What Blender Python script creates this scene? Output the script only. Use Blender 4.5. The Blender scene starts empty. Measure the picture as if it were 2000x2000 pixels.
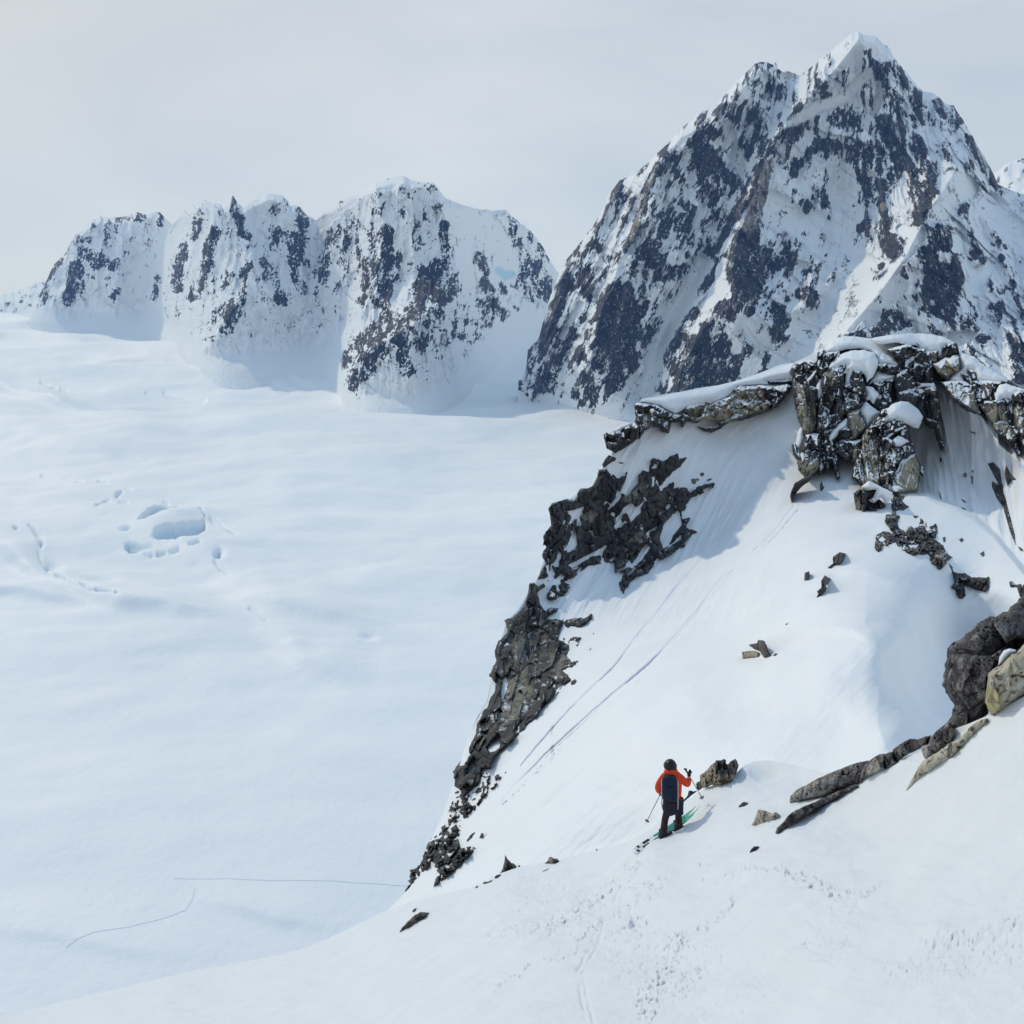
import bpy, bmesh, math, random
import numpy as np
from mathutils import Vector, Matrix

S = bpy.context.scene
COL = S.collection
rad = math.radians

# ------------------------------------------------------------------ camera
PITCH = rad(12.4)
F = 2006.0                       # focal length in photo pixels (photo is 2000 x 2000)
cam_d = bpy.data.cameras.new('camera')
cam = bpy.data.objects.new('camera', cam_d)
COL.objects.link(cam)
cam_d.sensor_fit = 'HORIZONTAL'
cam_d.angle = 2 * math.atan(1000.0 / F)
cam_d.clip_start = 0.1
cam_d.clip_end = 60000
cam.location = (0, 0, 0)
cam.rotation_euler = (math.pi / 2 - PITCH, 0, 0)
S.camera = cam

# ------------------------------------------------------------------ sun, sky, exposure
SUN_EL, SUN_AZ = rad(36), rad(-41)            # azimuth from +Y (forward), negative = left
SDIR = Vector((math.sin(SUN_AZ) * math.cos(SUN_EL), math.cos(SUN_AZ) * math.cos(SUN_EL), math.sin(SUN_EL)))
sl = bpy.data.lights.new('sun', 'SUN')
sl.energy = 2.75
sl.angle = rad(2.0)
sl.color = (1.0, 0.905, 0.72)
so = bpy.data.objects.new('sun', sl)
so.rotation_euler = SDIR.to_track_quat('Z', 'Y').to_euler()
so.location = (0, 0, 900)
COL.objects.link(so)

w = bpy.data.worlds.new('World')
S.world = w
w.use_nodes = True
nt = w.node_tree
N, L = nt.nodes, nt.links
N.clear()
out = N.new('ShaderNodeOutputWorld')
sky = N.new('ShaderNodeTexSky')
sky.sky_type = 'NISHITA'
sky.sun_disc = False
sky.sun_elevation = SUN_EL
sky.sun_rotation = SUN_AZ
sky.altitude = 1800
bg1 = N.new('ShaderNodeBackground')
bg1.inputs['Strength'].default_value = 0.15
L.new(sky.outputs[0], bg1.inputs['Color'])
tc = N.new('ShaderNodeTexCoord')
mp = N.new('ShaderNodeMapping')
mp.inputs['Scale'].default_value = (1.0, 1.0, 2.6)
mp.inputs['Rotation'].default_value = (0.0, 0.25, 0.4)
L.new(tc.outputs['Generated'], mp.inputs['Vector'])
n1 = N.new('ShaderNodeTexNoise')
n1.inputs['Scale'].default_value = 2.3
n1.inputs['Detail'].default_value = 5
n1.inputs['Roughness'].default_value = 0.5
n1.inputs['Distortion'].default_value = 0.5
L.new(mp.outputs[0], n1.inputs['Vector'])
cr = N.new('ShaderNodeValToRGB')
cr.color_ramp.elements[0].position = 0.36
cr.color_ramp.elements[0].color = (0.51, 0.585, 0.665, 1)
cr.color_ramp.elements[1].position = 0.66
cr.color_ramp.elements[1].color = (0.66, 0.70, 0.745, 1)
L.new(n1.outputs['Fac'], cr.inputs['Fac'])
# warm veil of cloud round the sun
dp = N.new('ShaderNodeVectorMath'); dp.operation = 'DOT_PRODUCT'
nrm = N.new('ShaderNodeVectorMath'); nrm.operation = 'NORMALIZE'
L.new(tc.outputs['Generated'], nrm.inputs[0])
L.new(nrm.outputs[0], dp.inputs[0])
dp.inputs[1].default_value = SDIR
mr = N.new('ShaderNodeMapRange'); mr.interpolation_type = 'SMOOTHSTEP'
mr.inputs['From Min'].default_value = 0.72
mr.inputs['From Max'].default_value = 1.0
L.new(dp.outputs['Value'], mr.inputs['Value'])
mx = N.new('ShaderNodeMix'); mx.data_type = 'RGBA'
L.new(mr.outputs[0], mx.inputs['Factor'])
L.new(cr.outputs[0], mx.inputs['A'])
mx.inputs['B'].default_value = (0.66, 0.67, 0.66, 1)
# thinner and bluer overhead, whiter low down
sx = N.new('ShaderNodeSeparateXYZ')
L.new(nrm.outputs[0], sx.inputs[0])
mr2 = N.new('ShaderNodeMapRange'); mr2.interpolation_type = 'SMOOTHSTEP'
mr2.inputs['From Min'].default_value = 0.05
mr2.inputs['From Max'].default_value = 0.8
mr2.inputs['To Min'].default_value = 0.94
mr2.inputs['To Max'].default_value = 0.92
L.new(sx.outputs['Z'], mr2.inputs['Value'])
bg2 = N.new('ShaderNodeBackground')
bg2.inputs['Strength'].default_value = 1.85
mr3 = N.new('ShaderNodeMapRange'); mr3.interpolation_type = 'SMOOTHSTEP'
mr3.inputs['From Min'].default_value = 0.22
mr3.inputs['From Max'].default_value = 0.85
L.new(sx.outputs['Z'], mr3.inputs['Value'])
mx2 = N.new('ShaderNodeMix'); mx2.data_type = 'RGBA'
L.new(mr3.outputs[0], mx2.inputs['Factor'])
L.new(mx.outputs['Result'], mx2.inputs['A'])
mx2.inputs['B'].default_value = (0.29, 0.445, 0.645, 1)
L.new(mx2.outputs['Result'], bg2.inputs['Color'])
ms = N.new('ShaderNodeMixShader')
L.new(mr2.outputs[0], ms.inputs['Fac'])
L.new(bg1.outputs[0], ms.inputs[1])
L.new(bg2.outputs[0], ms.inputs[2])
L.new(ms.outputs[0], out.inputs['Surface'])

S.view_settings.view_transform = 'Standard'
S.view_settings.look = 'None'
S.view_settings.exposure = -0.80
S.view_settings.gamma = 1.0
S.view_settings.use_curve_mapping = False
S.render.engine = 'CYCLES'
S.cycles.use_denoising = True
S.cycles.max_bounces = 12
S.cycles.diffuse_bounces = 9
S.cycles.glossy_bounces = 2
S.cycles.volume_bounces = 1
HAZE = True

# ------------------------------------------------------------------ numeric helpers
CP, SP = math.cos(PITCH), math.sin(PITCH)

def ray(px, py):
    """direction through a photo point, scaled to unit HORIZONTAL length"""
    a = (np.asarray(px, float) - 1000) / F
    b = (1000 - np.asarray(py, float)) / F
    x = a
    y = CP + b * SP
    z = -SP + b * CP
    h = np.hypot(x, y)
    return x / h, y / h, z / h

def unproj(px, py, R):
    x, y, z = ray(px, py)
    return np.stack([x * R, y * R, z * R], -1)

def project(P):
    x, y, z = P[..., 0], P[..., 1], P[..., 2]
    d = y * CP - z * SP
    u = y * SP + z * CP
    return 1000 + F * x / d, 1000 - F * u / d

def hash3(i, j, k, seed):
    h = (i.astype(np.int64) * 374761393 + j.astype(np.int64) * 668265263 + k.astype(np.int64) * 2147483647 * 3 + seed * 974634777) & 0xFFFFFFFF
    h = ((h ^ (h >> 13)) * 1274126177) & 0xFFFFFFFF
    h = ((h ^ (h >> 16)) * 2246822519) & 0xFFFFFFFF
    return ((h ^ (h >> 15)) & 0xFFFFFF) / float(0xFFFFFF)

def vnoise2(x, y, seed=0):
    """gradient noise, about -1..1"""
    xi, yi = np.floor(x), np.floor(y)
    fx, fy = x - xi, y - yi
    xi = xi.astype(np.int64); yi = yi.astype(np.int64)
    z0 = np.full_like(xi, 7)
    def g(dx, dy):
        a = hash3(xi + dx, yi + dy, z0, seed) * 2 * math.pi
        return np.cos(a) * (fx - dx) + np.sin(a) * (fy - dy)
    u = fx * fx * fx * (fx * (fx * 6 - 15) + 10)
    v = fy * fy * fy * (fy * (fy * 6 - 15) + 10)
    a = g(0, 0) * (1 - u) + g(1, 0) * u
    b = g(0, 1) * (1 - u) + g(1, 1) * u
    return (a * (1 - v) + b * v) * 1.5

def fbm(x, y, seed=0, oct=4, gain=0.5, lac=2.03):
    s = 0.0; a = 1.0; t = 0.0
    for o in range(oct):
        s = s + a * vnoise2(x + 17.3 * o, y - 9.1 * o, seed + o * 13)
        t += a; a *= gain; x = x * lac; y = y * lac
    return s / t

def ridged(x, y, seed=0, oct=4, gain=0.5):
    s = 0.0; a = 1.0; t = 0.0
    for o in range(oct):
        s = s + a * (1 - np.abs(vnoise2(x + 5.2 * o, y + 3.7 * o, seed + 31 * o)) * 2)
        t += a; a *= gain; x = x * 2.1; y = y * 2.1
    return s / t

def facets(X, Y, cell, seed, sx=1.0, sy=1.5, tilt=1.0):
    """blocky fracture relief: per-cell height and tilt, and distance to the joint (0 on it)"""
    x, y = X / (cell * sx), Y / (cell * sy)
    xi, yi = np.floor(x).astype(np.int64), np.floor(y).astype(np.int64)
    z0 = np.zeros_like(xi)
    b1 = np.full(x.shape, 9e9); b2 = np.full(x.shape, 9e9); H = np.zeros(x.shape)
    for dx in (-1, 0, 1):
        for dy in (-1, 0, 1):
            ci, cj = xi + dx, yi + dy
            jx = ci + hash3(ci, cj, z0, seed); jy = cj + hash3(ci, cj, z0 + 1, seed)
            ex, ey = x - jx, y - jy
            d = np.maximum(np.abs(ex * 1.0 + ey * .22), np.abs(ey * 1.0 - ex * .15)) + .12 * (np.abs(ex) + np.abs(ey))
            h = hash3(ci, cj, z0 + 2, seed) + tilt * (ex * (hash3(ci, cj, z0 + 3, seed) - .5) + ey * (hash3(ci, cj, z0 + 4, seed) - .5))
            m = d < b1
            b2 = np.where(m, b1, np.minimum(b2, d))
            H = np.where(m, h, H)
            b1 = np.where(m, d, b1)
    return H, b2 - b1

def seg_dist(X, Y, pts):
    best = np.full(np.shape(X), 9e9)
    for (x0, y0), (x1, y1) in zip(pts[:-1], pts[1:]):
        dx, dy = x1 - x0, y1 - y0
        l2 = dx * dx + dy * dy + 1e-9
        t = np.clip(((X - x0) * dx + (Y - y0) * dy) / l2, 0, 1)
        best = np.minimum(best, (X - x0 - t * dx) ** 2 + (Y - y0 - t * dy) ** 2)
    return np.sqrt(best)

def poly_sd(X, Y, pts):
    """signed distance to a polygon, positive inside"""
    ins = np.zeros(np.shape(X), bool)
    n = len(pts)
    for i in range(n):
        x0, y0 = pts[i]; x1, y1 = pts[(i + 1) % n]
        if y0 != y1:
            c = ((y0 > Y) != (y1 > Y)) & (X < (x1 - x0) * (Y - y0) / (y1 - y0) + x0)
            ins ^= c
    d = seg_dist(X, Y, list(pts) + [pts[0]])
    return np.where(ins, d, -d)

def sstep(a, b, x):
    t = np.clip((x - a) / (b - a), 0, 1)
    return t * t * (3 - 2 * t)

class RBF:
    """thin plate spline through control points (px, py, R), in log R"""
    def __init__(self, pts, lam=0.0):
        p = np.array(pts, float)
        self.c = p[:, :2] / 1000
        v = np.log(p[:, 2])
        n = len(p)
        A = np.zeros((n + 3, n + 3))
        A[:n, :n] = self.k(self.c, self.c) + lam * np.eye(n)
        A[:n, n] = 1; A[:n, n + 1:] = self.c
        A[n, :n] = 1; A[n + 1:, :n] = self.c.T
        self.w = np.linalg.solve(A, np.concatenate([v, [0, 0, 0]]))
    @staticmethod
    def k(a, b):
        d2 = ((a[:, None, :] - b[None, :, :]) ** 2).sum(-1)
        return 0.5 * d2 * np.log(d2 + 1e-12)
    def __call__(self, px, py):
        px = np.asarray(px, float); py = np.asarray(py, float)
        sh = np.broadcast(px, py).shape
        q = np.stack([np.broadcast_to(px, sh).ravel(), np.broadcast_to(py, sh).ravel()], -1) / 1000
        o = np.empty(len(q)); n = len(self.c)
        for i in range(0, len(q), 60000):
            s = q[i:i + 60000]
            o[i:i + 60000] = self.k(s, self.c) @ self.w[:n] + self.w[n] + s @ self.w[n + 1:]
        return np.exp(o).reshape(sh)

def interp(pts):
    p = np.array(pts, float)
    return lambda x: np.interp(x, p[:, 0], p[:, 1])

def sc(pts, k, ox, oy):
    return [(ox + x * k, oy + y * k) for x, y in pts]
Z1 = lambda *p: sc(p, 0.36232, 0, 300)
Z2 = lambda *p: sc(p, 0.36232, 600, 300)
Z3 = lambda *p: sc(p, 0.5176, 1000, 0)
Z4 = lambda *p: sc(p, 0.46584, 1100, 600)
Z4B = lambda *p: sc(p, 0.25880, 1500, 650)
Z5 = lambda *p: sc(p, 0.36232, 750, 850)
Z6 = lambda *p: sc(p, 0.36232, 750, 1300)
Z7 = lambda *p: sc(p, 0.31056, 1400, 1100)
Z8 = lambda *p: sc(p, 0.12940, 1230, 1450)
ZG = lambda *p: sc(p, 0.36232, 0, 800)
ZGB = lambda *p: sc(p, 0.46584, 0, 1350)
ZA = lambda *p: sc(p, 0.25880, 1000, 100)     # right peak, upper left
ZB = lambda *p: sc(p, 0.28468, 1450, 50)      # right peak, upper right
ZC = lambda *p: sc(p, 0.25880, 1000, 450)     # right peak, lower left
ZD = lambda *p: sc(p, 0.28468, 1450, 350)     # right peak, lower right

# ------------------------------------------------------------------ mesh helpers
def mesh_np(name, V, faces, mat, smooth=True, attrs=None):
    """V (n,3); faces: list of int arrays (m,3) or (m,4)"""
    me = bpy.data.meshes.new(name)
    V = np.ascontiguousarray(V, np.float32)
    me.vertices.add(len(V))
    me.vertices.foreach_set('co', V.ravel())
    loops = np.concatenate([f.ravel() for f in faces]).astype(np.int32)
    sizes = np.concatenate([np.full(len(f), f.shape[1], np.int32) for f in faces])
    starts = np.concatenate([[0], np.cumsum(sizes)[:-1]]).astype(np.int32)
    me.loops.add(len(loops))
    me.loops.foreach_set('vertex_index', loops)
    me.polygons.add(len(sizes))
    me.polygons.foreach_set('loop_start', starts)
    me.polygons.foreach_set('loop_total', sizes)
    me.update(calc_edges=True)
    if smooth:
        me.polygons.foreach_set('use_smooth', np.ones(len(sizes), bool))
    for k, a in (attrs or {}).items():
        at = me.attributes.new(k, 'FLOAT', 'POINT')
        at.data.foreach_set('value', np.ascontiguousarray(a, np.float32).ravel())
    me.materials.append(mat)
    me.validate()
    return me

def link(name, me, parent=None, loc=(0, 0, 0)):
    o = bpy.data.objects.new(name, me)
    COL.objects.link(o)
    o.location = loc
    if parent:
        o.parent = parent
    return o

def tag(o, label=None, cat=None, group=None, kind=None):
    if label: o['label'] = label
    if cat: o['category'] = cat
    if group: o['group'] = group
    if kind: o['kind'] = kind
    return o

def grid_quads(nr, nc, flip=False):
    i = np.arange(nr * nc).reshape(nr, nc)
    q = np.stack([i[:-1, :-1], i[:-1, 1:], i[1:, 1:], i[1:, :-1]], -1).reshape(-1, 4)
    return q[:, ::-1] if flip else q

# ------------------------------------------------------------------ materials
def newmat(name):
    m = bpy.data.materials.new(name)
    m.use_nodes = True
    nt = m.node_tree
    for n in list(nt.nodes):
        nt.nodes.remove(n)
    o = nt.nodes.new('ShaderNodeOutputMaterial')
    b = nt.nodes.new('ShaderNodeBsdfPrincipled')
    nt.links.new(b.outputs[0], o.inputs['Surface'])
    return m, nt, b

def nnoise(nt, scale, detail=4, rough=0.55, vec=None, dist=0.0):
    n = nt.nodes.new('ShaderNodeTexNoise')
    n.inputs['Scale'].default_value = scale
    n.inputs['Detail'].default_value = detail
    n.inputs['Roughness'].default_value = rough
    n.inputs['Distortion'].default_value = dist
    if vec is not None:
        nt.links.new(vec, n.inputs['Vector'])
    return n.outputs['Fac']

def ncoord(nt, scale=None, rot=(0, 0, 0)):
    t = nt.nodes.new('ShaderNodeNewGeometry')
    if scale is None:
        return t.outputs['Position']
    m = nt.nodes.new('ShaderNodeMapping')
    m.inputs['Scale'].default_value = scale
    m.inputs['Rotation'].default_value = rot
    nt.links.new(t.outputs['Position'], m.inputs['Vector'])
    return m.outputs[0]

def nramp(nt, fac, stops):
    r = nt.nodes.new('ShaderNodeValToRGB')
    e = r.color_ramp.elements
    e[0].position, e[0].color = stops[0][0], (*stops[0][1], 1)
    e[1].position, e[1].color = stops[-1][0], (*stops[-1][1], 1)
    for p, c in stops[1:-1]:
        x = e.new(p); x.color = (*c, 1)
    nt.links.new(fac, r.inputs['Fac'])
    return r.outputs['Color']

def nmath(nt, op, a, b=None, c=None):
    m = nt.nodes.new('ShaderNodeMath'); m.operation = op
    for i, v in enumerate((a, b, c)):
        if v is None: continue
        if isinstance(v, (int, float)): m.inputs[i].default_value = v
        else: nt.links.new(v, m.inputs[i])
    return m.outputs[0]

def nmix(nt, fac, a, b):
    m = nt.nodes.new('ShaderNodeMix'); m.data_type = 'RGBA'
    for k, v in (('Factor', fac), ('A', a), ('B', b)):
        s = m.inputs[k]
        if isinstance(v, (int, float)): s.default_value = v
        elif isinstance(v, tuple): s.default_value = (*v, 1)
        else: nt.links.new(v, s)
    return m.outputs['Result']

def nstep(nt, v, lo, hi, to0=0.0, to1=1.0):
    m = nt.nodes.new('ShaderNodeMapRange'); m.interpolation_type = 'SMOOTHSTEP'
    m.inputs['From Min'].default_value = lo
    m.inputs['From Max'].default_value = hi
    m.inputs['To Min'].default_value = to0
    m.inputs['To Max'].default_value = to1
    nt.links.new(v, m.inputs['Value'])
    return m.outputs[0]

def nattr(nt, name):
    a = nt.nodes.new('ShaderNodeAttribute'); a.attribute_name = name
    return a.outputs['Fac']

def nbump(nt, bsdf, h, dist, strength=1.0):
    b = nt.nodes.new('ShaderNodeBump')
    b.inputs['Distance'].default_value = dist
    b.inputs['Strength'].default_value = strength
    nt.links.new(h, b.inputs['Height'])
    nt.links.new(b.outputs[0], bsdf.inputs['Normal'])

SNOW = (0.855, 0.875, 0.895)

def snow_mat(name, scale, dist, col=SNOW, fine=True):
    m, nt, b = newmat(name)
    p = ncoord(nt)
    b.inputs['Base Color'].default_value = (*col, 1)
    b.inputs['Roughness'].default_value = 0.65
    b.inputs['Specular IOR Level'].default_value = 0.15
    h = nmath(nt, 'ADD', nnoise(nt, scale, 6, 0.65, p), nmath(nt, 'MULTIPLY', nnoise(nt, scale * 7, 4, 0.7, p), 0.3))
    nbump(nt, b, h, dist, 0.6)
    c = nnoise(nt, scale * 0.15, 4, 0.5, p)
    nt.links.new(nmix(nt, nattr(nt, 'ice'), nmix(nt, nstep(nt, c, .35, .7), tuple(x * .965 for x in col), col), (0.58, 0.71, 0.80)), b.inputs['Base Color'])
    return m

def mountain_mat(name, s, dark, brown, pale):
    """snow with rock where the vertex field 'rock' is positive, broken up by finer noise"""
    m, nt, b = newmat(name)
    p = ncoord(nt, (1, 1, 0.38))
    fine = nnoise(nt, s, 5, 0.65, p)
    fine2 = nnoise(nt, s * 4, 3, 0.6, p)
    v = nmath(nt, 'ADD', nattr(nt, 'rock'), nmath(nt, 'MULTIPLY', nmath(nt, 'SUBTRACT', fine, 0.5), 1.0))
    v = nmath(nt, 'ADD', v, nmath(nt, 'MULTIPLY', nmath(nt, 'SUBTRACT', fine2, 0.5), 1.1))
    fac = nstep(nt, v, -0.03, 0.05)
    rc = nramp(nt, nnoise(nt, s * 0.8, 5, 0.6, p), [(0.3, dark), (0.52, brown), (0.72, tuple(x * 1.9 for x in brown))])
    rc = nmix(nt, nmath(nt, 'MULTIPLY', nattr(nt, 'tan'), nstep(nt, nnoise(nt, s * 1.5, 4, .6, p), .35, .55)), rc, pale)
    dust = nstep(nt, nnoise(nt, s * 2.2, 5, .72, ncoord(nt, (1, 1, .5), (.5, .7, .3))), .585, .64)
    rc = nmix(nt, nmath(nt, 'MULTIPLY', dust, .62), rc, SNOW)
    nt.links.new(nmix(nt, fac, nmix(nt, nattr(nt, 'ice'), SNOW, (0.42, 0.70, 0.80)), rc), b.inputs['Base Color'])
    b.inputs['Roughness'].default_value = 0.75
    b.inputs['Specular IOR Level'].default_value = 0.15
    nbump(nt, b, nmath(nt, 'ADD', fine, nmath(nt, 'MULTIPLY', fine2, 0.35)), 18.0 * (0.02 / s), 0.6)
    return m

def rock_mat(name, s, stops, tan, lichen=None, snow_lo=0.95, snow_hi=1.08, bump=0.25, streak=(1, 1, 0.35), spots=None):
    m, nt, b = newmat(name)
    p = ncoord(nt); ps = ncoord(nt, streak)
    c = nramp(nt, nnoise(nt, s, 6, 0.65, ps), stops)
    t = nramp(nt, nnoise(nt, s * 1.7, 6, 0.7, ps), [(0.3, tuple(x * .35 for x in tan)), (0.48, tan), (0.7, tuple(min(1, x * 1.35) for x in tan))])
    c = nmix(nt, nattr(nt, 'tan'), c, t)
    # near-black water streaks and joints
    k = nstep(nt, nnoise(nt, s * 2.6, 5, 0.7, ncoord(nt, (1, 1, 0.12))), 0.54, 0.64)
    c = nmix(nt, nmath(nt, 'MULTIPLY', k, 0.75), c, (0.022, 0.022, 0.026))
    if spots:
        vo = nt.nodes.new('ShaderNodeTexVoronoi'); vo.inputs['Scale'].default_value = spots[0]
        nt.links.new(ncoord(nt), vo.inputs['Vector'])
        wn = nnoise(nt, spots[0] * 1.7, 4, .7, p)
        d = nmath(nt, 'ADD', vo.outputs['Distance'], nmath(nt, 'MULTIPLY', nmath(nt, 'SUBTRACT', wn, .5), .55))
        sf = nstep(nt, d, 0.26, 0.34, 1.0, 0.0)
        big = nstep(nt, nnoise(nt, spots[0] * .33, 4, .6, p), .42, .6)
        c = nmix(nt, nmath(nt, 'MULTIPLY', sf, nmath(nt, 'ADD', nmath(nt, 'MULTIPLY', big, .75), .25)), c, spots[1])
        ring = nstep(nt, nmath(nt, 'ABSOLUTE', nmath(nt, 'SUBTRACT', d, 0.42)), 0.0, 0.06, 1.0, 0.0)
        c = nmix(nt, nmath(nt, 'MULTIPLY', ring, spots[3]), c, spots[2])
        g = nnoise(nt, spots[0] * 9, 4, .75, p)
        c = nmix(nt, nmath(nt, 'MULTIPLY', nstep(nt, g, .55, .66), .65), c, (0.03, 0.03, 0.035))
    geo = nt.nodes.new('ShaderNodeNewGeometry')
    sp = nt.nodes.new('ShaderNodeSeparateXYZ')
    nt.links.new(geo.outputs['Normal'], sp.inputs[0])
    up = nmath(nt, 'ADD', sp.outputs['Z'], nmath(nt, 'MULTIPLY', nmath(nt, 'SUBTRACT', nnoise(nt, s * 1.3, 4, .6, p), .5), 0.5))
    c = nmix(nt, nstep(nt, up, snow_lo, snow_hi), c, SNOW)
    nt.links.new(c, b.inputs['Base Color'])
    b.inputs['Roughness'].default_value = 0.8
    b.inputs['Specular IOR Level'].default_value = 0.2
    h = nmath(nt, 'ADD', nnoise(nt, s * 1.2, 6, 0.7, ps), nmath(nt, 'MULTIPLY', nnoise(nt, s * 6, 4, 0.7, p), 0.3))
    nbump(nt, b, h, bump, 0.8)
    return m

def plain_mat(name, col, rough=0.6, var=0.12, scale=30, spec=0.3, bump=0.0):
    m, nt, b = newmat(name)
    t = nt.nodes.new('ShaderNodeTexCoord')
    n = nnoise(nt, scale, 4, .6, t.outputs['Object'])
    nt.links.new(nmix(nt, n, tuple(x * (1 - var) for x in col), tuple(min(1, x * (1 + var)) for x in col)), b.inputs['Base Color'])
    b.inputs['Roughness'].default_value = rough
    b.inputs['Specular IOR Level'].default_value = spec
    if bump:
        nbump(nt, b, n, bump, .6)
    return m

M_GLACIER = snow_mat('glacier_snow', 0.012, 4.0, (0.93, 0.938, 0.945))  # whiter than the near snow; makes up in colour for weaker sun here
M_SNOW = snow_mat('slope_snow', 1.1, 0.06, (0.85, 0.872, 0.895))
M_SNOWF = snow_mat('near_snow', 9.0, 0.032, (0.765, 0.80, 0.835))  # darker snow colour, stands in for weaker light on this sun-facing slope
M_MTN_FAR = mountain_mat('far_mountain', 0.03, (0.008, 0.009, 0.013), (0.024, 0.022, 0.025), (0.2, 0.18, 0.15))
M_MTN = mountain_mat('peak_mountain', 0.05, (0.009, 0.009, 0.011), (0.032, 0.027, 0.026), (0.30, 0.26, 0.20))
M_ROCK = rock_mat('cliff_rock', 0.55, [(0.33, (0.026, 0.026, 0.03)), (0.5, (0.06, 0.058, 0.058)), (0.68, (0.125, 0.12, 0.113))], (0.32, 0.28, 0.205), bump=0.2, snow_lo=0.72, snow_hi=0.86)
M_WALL = rock_mat('wall_rock', 0.55, [(0.33, (0.026, 0.026, 0.03)), (0.5, (0.06, 0.058, 0.058)), (0.68, (0.125, 0.12, 0.113))], (0.19, 0.175, 0.15), bump=0.25, snow_lo=0.98, snow_hi=1.1)
M_ROCKN = rock_mat('slope_rock', 2.2, [(0.33, (0.035, 0.034, 0.034)), (0.5, (0.095, 0.088, 0.08)), (0.7, (0.24, 0.22, 0.18))], (0.34, 0.29, 0.21), bump=0.08, streak=(1, 1, .6), snow_lo=1.2, snow_hi=1.4)
M_LICHEN = rock_mat('lichen_rock', 5.5, [(0.36, (0.028, 0.025, 0.028)), (0.5, (0.075, 0.07, 0.072)), (0.6, (0.22, 0.205, 0.2)), (0.72, (0.36, 0.34, 0.32))], (0.36, 0.34, 0.30), snow_lo=1.4, snow_hi=1.6, bump=0.05, streak=(1, 1, .9), spots=(15.0, (0.012, 0.01, 0.012), (0.34, 0.31, 0.29), 0.5))
M_PALE = rock_mat('pale_rock', 3.0, [(0.3, (0.30, 0.26, 0.18)), (0.5, (0.48, 0.44, 0.34)), (0.72, (0.62, 0.59, 0.5))], (0.42, 0.37, 0.2), snow_lo=1.4, snow_hi=1.6, bump=0.05, streak=(1, 1, .8), spots=(9.0, (0.05, 0.04, 0.035), (0.25, 0.2, 0.13), 0.3))

M_TRACK = plain_mat('packed_snow', (0.80, 0.82, 0.84), .7, .06, 3)

# ================================================================== THE SETTING
# ------------------------------------------------------------------ glacier
_gR = np.array([0, 250, 400, 1000, 1700, 2500, 3500, 5000, 6500, 9000, 14000, 50000.])
_gz = np.array([-520, -505, -490, -448, -418, -402, -378, -300, -222, -170, -110, 60.])
def gl_base(R):
    return np.interp(R, _gR, _gz)
_tabR = np.concatenate([np.linspace(150, 9000, 6000), np.linspace(9010, 50000, 1500)])
_tabS = gl_base(_tabR) / _tabR
_tabS = np.maximum.accumulate(_tabS)
def glR(px, py):
    return np.interp(ray(px, py)[2], _tabS, _tabR)

def line_bump(X, Y, pts, amp, wd):
    return amp * np.exp(-(seg_dist(X, Y, pts) / wd) ** 2)

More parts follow.
